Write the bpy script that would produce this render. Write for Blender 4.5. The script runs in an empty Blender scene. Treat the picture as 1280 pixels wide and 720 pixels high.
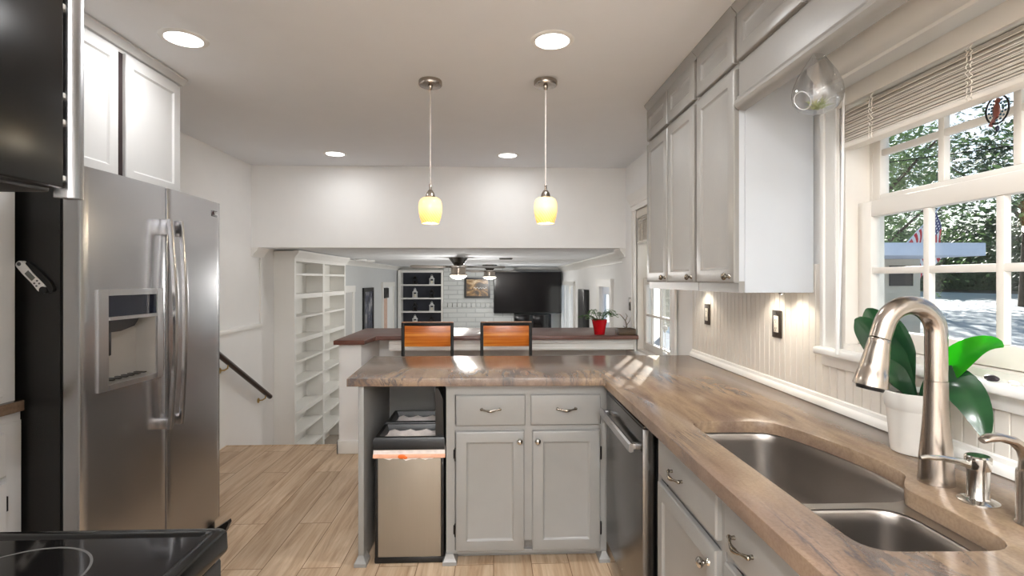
import bpy, bmesh, math, random
from mathutils import Vector, Matrix
random.seed(7)
sc = bpy.context.scene
PI = math.pi
R = math.radians
H = 1.388                                     # eye height

# ------------------------------------------------------------------ camera
cam_d = bpy.data.cameras.new('camera')
cam = bpy.data.objects.new('camera', cam_d)
sc.collection.objects.link(cam)
cam.location = (0, 0, H)
cam.rotation_euler = (PI/2, 0, -math.atan(23/640))
cam_d.sensor_width = 36
cam_d.lens = 18
cam_d.shift_y = -10/1280
cam_d.clip_start = 0.02
cam_d.clip_end = 200
sc.camera = cam

# ------------------------------------------------------------------ world, sun, exposure
SKY, SUN, EXPO = 0.14, 12.0, 0.36
CAN_W, FAN_W, PEND_W, PUCK_W = 18.0, 34.0, 2.0, 0.4
world = bpy.data.worlds.new('sky_world')
sc.world = world
world.use_nodes = True
wn = world.node_tree
wn.nodes.clear()
wo = wn.nodes.new('ShaderNodeOutputWorld')
bg = wn.nodes.new('ShaderNodeBackground')
sky = wn.nodes.new('ShaderNodeTexSky')
sky.sky_type = 'NISHITA'
sky.sun_disc = False
sky.sun_elevation = R(35)
sky.sun_rotation = R(38)
sky.air_density = 1.0
sky.dust_density = 0.6
bg.inputs['Strength'].default_value = SKY
wn.links.new(sky.outputs[0], bg.inputs[0])
wn.links.new(bg.outputs[0], wo.inputs[0])
sun_d = bpy.data.lights.new('sun', 'SUN')
sun_d.energy = SUN
sun_d.angle = R(0.6)
sun_d.color = (1.0, 0.96, 0.9)
sun = bpy.data.objects.new('sun', sun_d)
sc.collection.objects.link(sun)
sun.location = (20, 25, 25)
SUN_EL = R(24)
sd = Vector((-0.414, -0.910, 0)).normalized() * math.cos(SUN_EL) + Vector((0, 0, -math.sin(SUN_EL)))
sun.rotation_euler = sd.to_track_quat('-Z', 'Y').to_euler()
sc.view_settings.view_transform = 'Standard'
sc.view_settings.look = 'None'
sc.view_settings.gamma = 1.0
sc.view_settings.use_curve_mapping = False
sc.view_settings.exposure = EXPO
sc.cycles.use_denoising = True
sc.cycles.max_bounces = 10
sc.cycles.diffuse_bounces = 8
sc.cycles.transparent_max_bounces = 16
sc.cycles.sample_clamp_indirect = 6.0
sc.cycles.caustics_reflective = False
sc.cycles.caustics_refractive = False

# ------------------------------------------------------------------ materials
def lin(c):
    out = []
    for v in c:
        v /= 255.0
        out.append(v/12.92 if v <= 0.04045 else ((v+0.055)/1.055)**2.4)
    return tuple(out) + (1.0,)

class Mat:
    """small wrapper that builds a procedural node material"""
    def __init__(s, name):
        s.m = bpy.data.materials.new(name)
        s.m.use_nodes = True
        s.t = s.m.node_tree
        s.n = s.t.nodes
        s.b = s.n['Principled BSDF']
    def node(s, kind, **kw):
        nd = s.n.new(kind)
        for k, v in kw.items():
            setattr(nd, k, v)
        return nd
    def link(s, a, b):
        s.t.links.new(a, b)
    def coords(s, scale=(1, 1, 1), rot=(0, 0, 0), kind='Object'):
        tc = s.node('ShaderNodeTexCoord')
        mp = s.node('ShaderNodeMapping')
        mp.inputs['Scale'].default_value = scale
        mp.inputs['Rotation'].default_value = rot
        s.link(tc.outputs[kind], mp.inputs['Vector'])
        return mp.outputs['Vector']
    def world_coords(s, scale=(1, 1, 1), rot=(0, 0, 0)):
        g = s.node('ShaderNodeNewGeometry')
        mp = s.node('ShaderNodeMapping')
        mp.inputs['Scale'].default_value = scale
        mp.inputs['Rotation'].default_value = rot
        s.link(g.outputs['Position'], mp.inputs['Vector'])
        return mp.outputs['Vector']
    def noise(s, vec, scale=5, detail=4, rough=0.55, dist=0.0):
        t = s.node('ShaderNodeTexNoise')
        t.inputs['Scale'].default_value = scale
        t.inputs['Detail'].default_value = detail
        t.inputs['Roughness'].default_value = rough
        t.inputs['Distortion'].default_value = dist
        s.link(vec, t.inputs['Vector'])
        return t.outputs['Fac']
    def ramp(s, fac, stops):
        r = s.node('ShaderNodeValToRGB')
        e = r.color_ramp.elements
        while len(e) < len(stops):
            e.new(0.5)
        for el, (p, c) in zip(e, stops):
            el.position = p
            el.color = c
        s.link(fac, r.inputs['Fac'])
        return r.outputs['Color']
    def mix(s, fac, a, b, mode='MIX'):
        m = s.node('ShaderNodeMix', data_type='RGBA', blend_type=mode)
        if isinstance(fac, (int, float)):
            m.inputs[0].default_value = fac
        else:
            s.link(fac, m.inputs[0])
        for i, v in ((6, a), (7, b)):
            if isinstance(v, tuple):
                m.inputs[i].default_value = v
            else:
                s.link(v, m.inputs[i])
        return m.outputs[2]
    def bump(s, h, strength=0.2, dist=0.01):
        b = s.node('ShaderNodeBump')
        b.inputs['Strength'].default_value = strength
        b.inputs['Distance'].default_value = dist
        s.link(h, b.inputs['Height'])
        s.link(b.outputs['Normal'], s.b.inputs['Normal'])
    def base(s, c):
        if isinstance(c, tuple):
            s.b.inputs['Base Color'].default_value = c
        else:
            s.link(c, s.b.inputs['Base Color'])
    def set(s, rough=0.5, metal=0.0, spec=0.5, **kw):
        s.b.inputs['Roughness'].default_value = rough
        s.b.inputs['Metallic'].default_value = metal
        s.b.inputs['Specular IOR Level'].default_value = spec
        for k, v in kw.items():
            s.b.inputs[k.replace('_', ' ')].default_value = v

def plain(name, rgb, rough=0.5, metal=0.0, spec=0.5, var=0.06, scale=6.0, bump=0.0, bscale=60, **kw):
    m = Mat(name)
    v = m.world_coords()
    c = lin(rgb)
    d = tuple(x*(1-var) for x in c[:3]) + (1,)
    m.base(m.ramp(m.noise(v, scale, 3), [(0.3, d), (0.7, c)]))
    m.set(rough, metal, spec, **kw)
    if bump:
        m.bump(m.noise(v, bscale, 3), bump, 0.004)
    return m.m

def brushed(name, rgb, rough=0.25, axis=2, amount=0.035, stretch=(60, 60, 1.2)):
    m = Mat(name)
    v = m.coords(stretch)
    n = m.noise(v, 3, 3)
    c = lin(rgb)
    d = tuple(x*(1-amount) for x in c[:3]) + (1,)
    m.base(m.ramp(n, [(0.3, d), (0.7, c)]))
    m.set(rough, 1.0)
    r = m.node('ShaderNodeMapRange')
    r.inputs[3].default_value = rough*0.94
    r.inputs[4].default_value = rough*1.06
    m.link(n, r.inputs[0])
    m.link(r.outputs[0], m.b.inputs['Roughness'])
    return m.m

def emit(name, rgb, strength):
    m = Mat(name)
    m.base(lin(rgb))
    m.b.inputs['Emission Color'].default_value = lin(rgb)
    m.b.inputs['Emission Strength'].default_value = strength
    return m.m

def wood(name, dark, mid, light, rough=0.35, stretch=(1.5, 22, 22), rot=(0, 0, 0), coat=0.0):
    m = Mat(name)
    v = m.coords(stretch, rot)
    n = m.noise(v, 1.6, 6, 0.6, 0.6)
    m.base(m.ramp(n, [(0.25, lin(dark)), (0.5, lin(mid)), (0.75, lin(light))]))
    m.set(rough, 0, 0.5, Coat_Weight=coat, Coat_Roughness=0.15)
    return m.m

K = {}
K['wall'] = plain('wall_paint', (241, 241, 240), 0.75, var=0.02, spec=0.3)
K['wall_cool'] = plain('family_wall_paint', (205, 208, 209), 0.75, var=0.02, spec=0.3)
K['ceiling'] = plain('ceiling_paint', (236, 239, 243), 0.9, var=0.015, spec=0.2)
K['trim'] = plain('white_trim_paint', (236, 235, 231), 0.42, var=0.02)
K['sash'] = plain('cream_window_paint', (220, 215, 207), 0.42, var=0.02)
K['cab'] = plain('greige_cabinet_paint', (146, 145, 142), 0.36, var=0.05, scale=9, bump=0.05, bscale=90)
K['cab_up'] = plain('upper_cabinet_paint', (143, 140, 135), 0.34, var=0.05, scale=9, bump=0.10, bscale=70)
K['cab_white'] = plain('white_cabinet_paint', (200, 200, 199), 0.4, var=0.02)
K['cab_panel'] = plain('cabinet_side_paint', (194, 198, 202), 0.45, var=0.04, scale=4)
K['bead'] = plain('beadboard_paint', (222, 217, 208), 0.4, var=0.02)
K['black'] = plain('black_plastic', (20, 20, 21), 0.35, var=0.2)
K['black_tex'] = plain('black_textured_steel', (23, 22, 21), 0.34, var=0.2, bump=0.25, bscale=320)
K['black_enamel'] = plain('black_enamel', (10, 10, 10), 0.14, var=0.1)
K['black_glass'] = plain('black_glass', (12, 11, 11), 0.06, var=0.05)
K['screen'] = plain('screen_glass', (15, 11, 13), 0.16, var=0.1, spec=0.3)
K['mw_glass'] = plain('smoked_door_glass', (15, 14, 13), 0.2, var=0.1, spec=0.28)
K['steel'] = brushed('brushed_steel', (186, 186, 188), 0.26, stretch=(1.0, 1.0, 36))
K['steel_dark'] = brushed('dark_brushed_steel', (120, 119, 118), 0.25, stretch=(2, 2, 2), amount=0.02)
K['steel_sink'] = brushed('sink_steel', (168, 162, 156), 0.3, stretch=(30, 30, 30), amount=0.02)
K['nickel'] = brushed('brushed_nickel', (178, 168, 158), 0.24, stretch=(10, 10, 80))
K['chrome'] = plain('polished_nickel', (205, 203, 198), 0.12, 1.0, var=0.03)
K['pewter'] = plain('pewter_hardware', (150, 143, 132), 0.25, 1.0, var=0.1)
K['iron'] = plain('black_iron_hinge', (24, 22, 21), 0.5, 0.6)
K['brass'] = plain('brass', (190, 160, 100), 0.3, 1.0)
K['bronze_plate'] = plain('bronze_plate', (92, 84, 76), 0.35, 0.8)
K['ivory'] = plain('ivory_plastic', (235, 228, 212), 0.4)
K['white_plastic'] = plain('white_plastic', (238, 238, 236), 0.4)
K['can_metal'] = brushed('champagne_steel', (158, 148, 134), 0.5, stretch=(50, 50, 1.5))
K['can_metal'].node_tree.nodes['Principled BSDF'].inputs['Metallic'].default_value = 0.55
K['bag'] = plain('bin_bag', (236, 226, 220), 0.55, var=0.15, scale=40)
K['bag_pink'] = plain('drawstring_pink', (238, 180, 150), 0.5, var=0.15, scale=30)
K['orange'] = plain('orange_tab', (232, 110, 30), 0.5)
K['rail_wood'] = wood('dark_handrail_wood', (28, 14, 10), (46, 24, 17), (66, 36, 26), 0.28)
K['stool_wood'] = wood('acacia_wood', (104, 42, 8), (186, 98, 22), (236, 166, 74), 0.3, (0.9, 9, 15), coat=0.15)
K['bar_wood'] = wood('walnut_bar_top', (60, 32, 25), (98, 58, 45), (112, 68, 54), 0.34, (1.0, 14, 14))
K['ceramic'] = plain('white_ceramic', (232, 230, 224), 0.25, var=0.02)
K['red'] = plain('red_glaze', (190, 14, 26), 0.12, var=0.08)
K['soil'] = plain('potting_bark', (60, 42, 30), 0.9, var=0.5, scale=60, bump=0.5)
K['navy'] = plain('navy_paint', (44, 48, 60), 0.55)
K['lantern_white'] = plain('white_lantern_metal', (226, 228, 228), 0.4)
K['lantern_black'] = plain('black_lantern_metal', (16, 15, 15), 0.4)
K['lens'] = emit('lamp_lens', (255, 252, 246), 7.0)
K['puck'] = emit('puck_lens', (255, 240, 214), 8.0)
K['fan_lens'] = emit('fan_lamp_lens', (255, 250, 240), 5.0)
K['cord'] = plain('clear_cord', (196, 188, 182), 0.3, var=0.1, scale=200)
K['slat'] = plain('blind_slat', (224, 217, 206), 0.45, var=0.04)
K['concrete'] = plain('outside_concrete', (222, 224, 226), 0.9, var=0.12, scale=1.2)
K['lawn'] = plain('leafy_ground', (120, 110, 98), 0.95, var=0.5, scale=3)
K['siding'] = plain('house_siding', (214, 202, 180), 0.8, var=0.04)
K['roof'] = plain('house_roof', (92, 92, 96), 0.9, var=0.2, scale=20)
K['fascia'] = plain('white_fascia', (222, 228, 240), 0.6)
K['car_white'] = plain('white_car_paint', (226, 230, 236), 0.2, var=0.01)
K['tyre'] = plain('tyre_rubber', (24, 24, 25), 0.8)
K['bark'] = plain('tree_bark', (84, 70, 58), 0.9, var=0.4, scale=12, bump=0.4, bscale=20)
K['stone'] = plain('dark_pebble', (52, 42, 48), 0.5, var=0.6, scale=80)
K['vent'] = plain('grey_vent', (120, 118, 116), 0.5)
K['drift'] = plain('driftwood', (128, 116, 104), 0.8, var=0.4, scale=40)

def leaf_mat(name, a, b, rough=0.4, trans=0.0):
    m = Mat(name)
    n = m.noise(m.coords((1, 1, 1)), 9, 3)
    m.base(m.ramp(n, [(0.3, lin(a)), (0.7, lin(b))]))
    m.set(rough, 0, 0.5)
    if trans:
        tr = m.node('ShaderNodeBsdfTranslucent')
        tr.inputs['Color'].default_value = lin(b)
        mx = m.node('ShaderNodeMixShader')
        mx.inputs[0].default_value = trans
        out = m.n['Material Output']
        m.link(m.b.outputs[0], mx.inputs[1])
        m.link(tr.outputs[0], mx.inputs[2])
        m.link(mx.outputs[0], out.inputs[0])
    return m.m
K['orchid'] = leaf_mat('orchid_leaf', (22, 50, 32), (36, 76, 42), 0.22, 0.06)
K['orchid_sunlit'] = leaf_mat('sunlit_orchid_leaf', (34, 128, 40), (84, 200, 40), 0.3, 0.6)  # sunlight on one leaf put into a brighter, more translucent green
K['fern'] = leaf_mat('fern_leaf', (38, 78, 36), (92, 134, 72), 0.5, 0.2)
K['airplant'] = leaf_mat('air_plant', (120, 136, 88), (190, 196, 140), 0.6, 0.2)
K['tree'] = leaf_mat('tree_leaves', (52, 76, 44), (116, 146, 92), 0.6, 0.35)
K['tree_dark'] = leaf_mat('dark_tree_leaves', (32, 48, 32), (78, 100, 66), 0.6, 0.25)

def glass_mat(name, tint=(1, 1, 1, 1), rough=0.0, base_fac=0.03, edge=0.6):
    m = Mat(name)
    m.n.remove(m.b)
    tr = m.node('ShaderNodeBsdfTransparent')
    tr.inputs[0].default_value = tint
    gl = m.node('ShaderNodeBsdfGlossy')
    gl.inputs['Roughness'].default_value = rough
    lw = m.node('ShaderNodeLayerWeight')
    pw = m.node('ShaderNodeMath', operation='POWER')
    pw.inputs[1].default_value = 4.0
    m.link(lw.outputs['Facing'], pw.inputs[0])
    fr = m.node('ShaderNodeMath', operation='MULTIPLY_ADD')
    fr.inputs[1].default_value = edge
    fr.inputs[2].default_value = base_fac
    m.link(pw.outputs[0], fr.inputs[0])
    mx = m.node('ShaderNodeMixShader')
    m.link(fr.outputs[0], mx.inputs[0])
    m.link(tr.outputs[0], mx.inputs[1])
    m.link(gl.outputs[0], mx.inputs[2])
    m.link(mx.outputs[0], m.n['Material Output'].inputs[0])
    return m.m
K['glass'] = glass_mat('window_glass', (0.96, 0.98, 0.98, 1))
K['globe'] = glass_mat('clear_globe_glass', (0.88, 0.89, 0.90, 1), 0.02, 0.14, 0.85)

def floor_mat():
    m = Mat('oak_plank_floor')
    v = m.world_coords((1, 1, 1), (0, 0, PI/2))
    br = m.node('ShaderNodeTexBrick')
    br.offset = 0.37
    br.inputs['Scale'].default_value = 1.0
    br.inputs['Brick Width'].default_value = 1.25
    br.inputs['Row Height'].default_value = 0.185
    br.inputs['Mortar Size'].default_value = 0.0022
    br.inputs['Mortar Smooth'].default_value = 0.2
    br.inputs['Bias'].default_value = 0.0
    br.inputs['Color1'].default_value = (0, 0, 0, 1)
    br.inputs['Color2'].default_value = (1, 1, 1, 1)
    br.inputs['Mortar'].default_value = (0.5, 0.5, 0.5, 1)
    m.link(v, br.inputs['Vector'])
    # shift the grain from plank to plank
    off = m.node('ShaderNodeVectorMath', operation='MULTIPLY_ADD')
    off.inputs[1].default_value = (7.3, 3.1, 0)
    m.link(br.outputs['Color'], off.inputs[0])
    gv = m.world_coords((9, 0.75, 1))
    m.link(gv, off.inputs[2])
    g1 = m.noise(off.outputs[0], 1.5, 7, 0.62, 1.6)
    gv2 = m.world_coords((70, 2.2, 1))
    g2 = m.noise(gv2, 1.2, 4, 0.6)
    base = m.ramp(g1, [(0.25, lin((158, 126, 96))), (0.45, lin((198, 170, 140))), (0.6, lin((214, 190, 162))), (0.8, lin((226, 207, 183)))])
    fine = m.ramp(g2, [(0.3, (0.84, 0.83, 0.81, 1)), (0.7, (1, 1, 1, 1))])
    c = m.mix(1.0, base, fine, 'MULTIPLY')
    tone = m.ramp(br.outputs['Color'], [(0.0, (0.88, 0.86, 0.84, 1)), (1.0, (1.03, 1.03, 1.03, 1))])
    c = m.mix(1.0, c, tone, 'MULTIPLY')
    c = m.mix(br.outputs['Fac'], c, lin((122, 92, 64)))
    m.base(c)
    m.set(0.42, 0, 0.4)
    return m.m
K['floor'] = floor_mat()
K['carpet'] = plain('family_room_carpet', (170, 160, 148), 0.95, var=0.2, scale=90, bump=0.3, bscale=200)

def granite_mat():
    m = Mat('brown_quartzite')
    v = m.world_coords((1.0, 1.0, 1.0))
    # broad bands that run slantwise through the slab, then finer ones inside them
    wv = m.world_coords((4.2, 1.1, 2.0), (0, 0, R(-32)))
    broad = m.noise(wv, 1.0, 5, 0.55, 0.7)
    fine = m.noise(m.world_coords((16, 2.6, 6.0), (0, 0, R(-32))), 1.6, 6, 0.6, 0.8)
    c1 = m.ramp(broad, [(0.30, lin((96, 80, 68))), (0.45, lin((124, 104, 89))), (0.58, lin((150, 128, 104))), (0.72, lin((132, 106, 92)))])
    c2 = m.ramp(fine, [(0.30, (0.66, 0.65, 0.66, 1)), (0.46, (0.9, 0.89, 0.88, 1)), (0.62, (1.0, 1.0, 1.0, 1)), (0.8, (1.08, 1.06, 1.04, 1))])
    c = m.mix(1.0, c1, c2, 'MULTIPLY')
    vein = m.noise(m.world_coords((5.5, 1.0, 2.0), (0, 0, R(-36))), 1.0, 9, 0.68, 1.1)
    vm = m.ramp(vein, [(0.455, (0, 0, 0, 1)), (0.492, (0.85, 0.85, 0.85, 1)), (0.505, (0.85, 0.85, 0.85, 1)), (0.535, (0, 0, 0, 1))])
    gate = m.ramp(m.noise(v, 1.5, 2), [(0.44, (0, 0, 0, 1)), (0.58, (0.95, 0.95, 0.95, 1))])
    c = m.mix(m.mix(1.0, vm, gate, 'MULTIPLY'), c, lin((78, 72, 72)))
    speck = m.ramp(m.noise(v, 140, 2), [(0.35, (0.86, 0.84, 0.83, 1)), (0.6, (1, 1, 1, 1))])
    c = m.mix(1.0, c, speck, 'MULTIPLY')
    m.base(c)
    m.set(0.2, 0, 0.4)
    return m.m
K['granite'] = granite_mat()

def brick_mat():
    m = Mat('painted_white_brick')
    v = m.world_coords((1, 1, 1), (PI/2, 0, 0))
    br = m.node('ShaderNodeTexBrick')
    br.inputs['Scale'].default_value = 1.0
    br.inputs['Brick Width'].default_value = 0.42
    br.inputs['Row Height'].default_value = 0.105
    br.inputs['Mortar Size'].default_value = 0.012
    br.inputs['Color1'].default_value = lin((206, 208, 206))
    br.inputs['Color2'].default_value = lin((196, 199, 198))
    br.inputs['Mortar'].default_value = lin((178, 181, 181))
    m.link(v, br.inputs['Vector'])
    m.base(br.outputs['Color'])
    m.set(0.7)
    inv = m.node('ShaderNodeMath', operation='SUBTRACT')
    inv.inputs[0].default_value = 1.0
    m.link(br.outputs['Fac'], inv.inputs[1])
    m.bump(inv.outputs[0], 0.45, 0.02)
    return m.m
K['brick'] = brick_mat()

def shade_mat():
    m = Mat('yellow_art_glass')
    tc = m.node('ShaderNodeTexCoord')
    sx = m.node('ShaderNodeSeparateXYZ')
    m.link(tc.outputs['Generated'], sx.inputs[0])
    swirl = m.node('ShaderNodeTexWave')
    swirl.inputs['Scale'].default_value = 26
    swirl.inputs['Distortion'].default_value = 1.5
    m.link(m.coords((1, 1, 1.4), (0.5, 0.4, 0.2)), swirl.inputs['Vector'])
    c = m.ramp(sx.outputs['Z'], [(0.0, lin((234, 172, 84))), (0.3, lin((240, 194, 112))), (0.6, lin((247, 216, 156))), (1.0, lin((244, 208, 138)))])
    d = m.mix(swirl.outputs['Fac'], c, lin((248, 216, 158)))
    c2 = m.mix(0.35, c, d)
    m.base(c2)
    m.link(c2, m.b.inputs['Emission Color'])
    m.b.inputs['Emission Strength'].default_value = 0.72
    m.set(0.2)
    m.link(c2, m.b.inputs['Emission Color'])
    m.b.inputs['Emission Strength'].default_value = 0.72
    return m.m
K['shade'] = shade_mat()

def flag_mat():
    m = Mat('striped_flag')
    tc = m.node('ShaderNodeTexCoord')
    sx = m.node('ShaderNodeSeparateXYZ')
    m.link(tc.outputs['UV'], sx.inputs[0])
    mul = m.node('ShaderNodeMath', operation='MULTIPLY')
    mul.inputs[1].default_value = 6.5
    m.link(sx.outputs['Y'], mul.inputs[0])
    fr = m.node('ShaderNodeMath', operation='FRACT')
    m.link(mul.outputs[0], fr.inputs[0])
    gt = m.node('ShaderNodeMath', operation='LESS_THAN')
    gt.inputs[1].default_value = 0.5
    m.link(fr.outputs[0], gt.inputs[0])
    stripes = m.mix(gt.outputs[0], lin((236, 232, 232)), lin((200, 36, 48)))
    a = m.node('ShaderNodeMath', operation='LESS_THAN')
    a.inputs[1].default_value = 0.42
    m.link(sx.outputs['X'], a.inputs[0])
    b = m.node('ShaderNodeMath', operation='GREATER_THAN')
    b.inputs[1].default_value = 0.46
    m.link(sx.outputs['Y'], b.inputs[0])
    ab = m.node('ShaderNodeMath', operation='MULTIPLY')
    m.link(a.outputs[0], ab.inputs[0])
    m.link(b.outputs[0], ab.inputs[1])
    vor = m.node('ShaderNodeTexVoronoi')
    vor.inputs['Scale'].default_value = 16
    vor.inputs['Randomness'].default_value = 0.1
    m.link(tc.outputs['UV'], vor.inputs['Vector'])
    st = m.ramp(vor.outputs['Distance'], [(0.22, lin((236, 236, 240))), (0.3, lin((46, 56, 108)))])
    m.base(m.mix(ab.outputs[0], stripes, st))
    m.set(0.8)
    return m.m
K['flag'] = flag_mat()

def art_mat(name, stops, scale, seed, stretch=(1, 1, 1)):
    m = Mat(name)
    n = m.noise(m.coords(stretch, (seed, seed*2, 0)), scale, 5, 0.65, 1.2)
    m.base(m.ramp(n, stops))
    m.set(0.3)
    return m.m
K['art_gold'] = art_mat('dark_gold_print', [(0.3, lin((24, 20, 16))), (0.46, lin((74, 58, 40))), (0.56, lin((160, 120, 66))), (0.68, lin((226, 206, 168)))], 3.6, 0.7, (1, 1, 1.4))
K['art_night'] = art_mat('dark_blue_print', [(0.38, lin((16, 16, 20))), (0.5, lin((50, 58, 88))), (0.62, lin((170, 170, 172)))], 5.0, 0.3, (1, 1, 0.7))

# ------------------------------------------------------------------ mesh building
class MB:
    def __init__(s, M=None):
        s.bm = bmesh.new()
        s.M = M or Matrix()
    def add(s, verts, faces):
        vs = [s.bm.verts.new(s.M @ Vector(v)) for v in verts]
        for f in faces:
            try:
                s.bm.faces.new([vs[i] for i in f])
            except ValueError:
                pass
        return vs
    def box(s, x0, x1, y0, y1, z0, z1, b=0.0, seg=2):
        x0, x1 = min(x0, x1), max(x0, x1); y0, y1 = min(y0, y1), max(y0, y1); z0, z1 = min(z0, z1), max(z0, z1)
        v = [(x, y, z) for x in (x0, x1) for y in (y0, y1) for z in (z0, z1)]
        f = [(0, 1, 3, 2), (4, 6, 7, 5), (0, 4, 5, 1), (2, 3, 7, 6), (0, 2, 6, 4), (1, 5, 7, 3)]
        if b <= 0:
            s.add(v, f)
            return
        t = bmesh.new()
        vs = [t.verts.new(p) for p in v]
        for q in f:
            t.faces.new([vs[i] for i in q])
        b = min(b, 0.45*min(x1-x0, y1-y0, z1-z0))
        bmesh.ops.bevel(t, geom=list(t.edges), offset=b, segments=seg, profile=0.5, affect='EDGES')
        t.verts.index_update()
        s.add([p.co[:] for p in t.verts], [[q.index for q in fc.verts] for fc in t.faces])
        t.free()
    def loft(s, loops, cap0=True, cap1=True, closed=True):
        n = len(loops[0])
        vs, fs = [], []
        for lp in loops:
            vs += [tuple(p) for p in lp]
        for k in range(len(loops)-1):
            for i in range(n if closed else n-1):
                a, b = k*n+i, k*n+(i+1) % n
                fs.append((a, b, b+n, a+n))
        if cap0:
            fs.append(tuple(range(n-1, -1, -1)))
        if cap1:
            fs.append(tuple(range((len(loops)-1)*n, len(loops)*n)))
        s.add(vs, fs)
    def cyl(s, p0, p1, r0, r1=None, n=20, caps=True):
        s.tube([p0, p1], [r0, r0 if r1 is None else r1], n, caps)
    def tube(s, pts, r, n=12, caps=True, squash=None):
        pts = [Vector(p) for p in pts]
        if not isinstance(r, (list, tuple)):
            r = [r]*len(pts)
        loops = []
        t0 = (pts[1]-pts[0]).normalized()
        ref = Vector((0, 0, 1)) if abs(t0.z) < 0.9 else Vector((1, 0, 0))
        u = t0.cross(ref).normalized()
        for i, p in enumerate(pts):
            if i == 0:
                t = t0
            elif i == len(pts)-1:
                t = (pts[i]-pts[i-1]).normalized()
            else:
                t = ((pts[i+1]-p).normalized() + (p-pts[i-1]).normalized())
                t = t.normalized() if t.length > 1e-6 else (pts[i+1]-p).normalized()
            u = (u - t*u.dot(t))
            u = u.normalized() if u.length > 1e-6 else t.orthogonal().normalized()
            w = t.cross(u)
            k = squash or (1, 1)
            loops.append([p + u*(math.cos(2*PI*j/n)*r[i]*k[0]) + w*(math.sin(2*PI*j/n)*r[i]*k[1]) for j in range(n)])
        s.loft(loops, caps, caps)
    def lathe(s, prof, c=(0, 0, 0), n=32, d=(0, 0, 1), cap0=True, cap1=True):
        d = Vector(d).normalized()
        q = Vector((0, 0, 1)).rotation_difference(d)
        c = Vector(c)
        loops = [[c + q @ Vector((r*math.cos(2*PI*j/n), r*math.sin(2*PI*j/n), z)) for j in range(n)] for r, z in prof]
        s.loft(loops, cap0, cap1)
    def prism(s, poly, axis, t0, t1):
        f = {'X': lambda a, b, t: (t, a, b), 'Y': lambda a, b, t: (a, t, b), 'Z': lambda a, b, t: (a, b, t)}[axis]
        s.loft([[f(a, b, t) for a, b in poly] for t in (t0, t1)])
    def rings(s, x0, x1, z0, z1, y, steps):
        """a front that looks to -Y: concentric rectangles at (inset, depth towards the viewer)"""
        loops = []
        for ins, dep in steps:
            loops.append([(x0+ins, y-dep, z0+ins), (x1-ins, y-dep, z0+ins), (x1-ins, y-dep, z1-ins), (x0+ins, y-dep, z1-ins)])
        s.loft(loops)
    def sphere(s, c, r, n=16, m=10, sc_=(1, 1, 1)):
        pr = []
        loops = []
        for k in range(1, m):
            a = PI*k/m
            loops.append([(c[0]+r*sc_[0]*math.sin(a)*math.cos(2*PI*j/n), c[1]+r*sc_[1]*math.sin(a)*math.sin(2*PI*j/n), c[2]-r*sc_[2]*math.cos(a)) for j in range(n)])
        s.loft(loops)
    def build(s, name, mat, parent=None, smooth=38, solid=True):
        if solid:
            bmesh.ops.recalc_face_normals(s.bm, faces=s.bm.faces[:])
        me = bpy.data.meshes.new(name)
        top = parent
        while top is not None and top.parent is not None:
            top = top.parent
        if top is not None:
            bmesh.ops.translate(s.bm, verts=s.bm.verts[:], vec=-Vector(top.location))
        s.bm.to_mesh(me)
        s.bm.free()
        if smooth:
            me.shade_smooth()
            me.set_sharp_from_angle(angle=R(smooth))
        mats = mat if isinstance(mat, (list, tuple)) else [mat]
        for q in mats:
            me.materials.append(K[q] if isinstance(q, str) else q)
        o = bpy.data.objects.new(name, me)
        sc.collection.objects.link(o)
        if parent is not None:
            o.parent = parent
        return o

def tag(o, label=None, cat=None, group=None, kind=None):
    for k, v in (('label', label), ('category', cat), ('group', group), ('kind', kind)):
        if v:
            o[k] = v
    return o
def thing(name, label, cat, loc=(0, 0, 0), group=None):
    o = bpy.data.objects.new(name, None)
    o.empty_display_size = 0.05
    sc.collection.objects.link(o)
    o.location = loc
    return tag(o, label, cat, group)
def struct(name, mb, mat, parent=None, smooth=38):
    o = mb.build(name, mat, parent, smooth)
    if parent is None:
        o['kind'] = 'structure'
    return o
def struct_root(name, loc=(0, 0, 0)):
    o = bpy.data.objects.new(name, None)
    sc.collection.objects.link(o)
    o.location = loc
    o['kind'] = 'structure'
    return o
def dup(root, loc, label=None, group=None, rotz=None):
    c = root.copy()
    sc.collection.objects.link(c)
    c.location = loc
    if rotz is not None:
        c.rotation_euler = (0, 0, rotz)
    if label:
        c['label'] = label
    if group:
        c['group'] = group
    def kids(a, b):
        for ch in list(a.children):
            k = ch.copy()
            sc.collection.objects.link(k)
            k.parent = b
            kids(ch, k)
    kids(root, c)
    return c
def box(x0, x1, y0, y1, z0, z1, b=0.0, M=None):
    m = MB(M)
    m.box(x0, x1, y0, y1, z0, z1, b)
    return m
FACE_NX = Matrix.Rotation(-PI/2, 4, 'Z')       # a front built to look to -Y now looks to -X
FACE_PX = Matrix.Rotation(PI/2, 4, 'Z')        # ... to +X

# ------------------------------------------------------------------ the setting
XR, XL = 1.255, -2.24
YB0, YB1 = 4.82, 4.94                          # soffit wall
CEIL, SOF, LOW = 2.45, 1.69, -0.72
FX, FY = 1.40, 12.2
FE = 1.78                                      # outer extent of the family room
FW = Matrix.Translation((FX, 4.94, 0)) @ Matrix.Rotation(-math.atan(0.030), 4, 'Z') @ Matrix.Translation((-FX, -4.94, 0))                            # family room right wall and far wall

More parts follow.
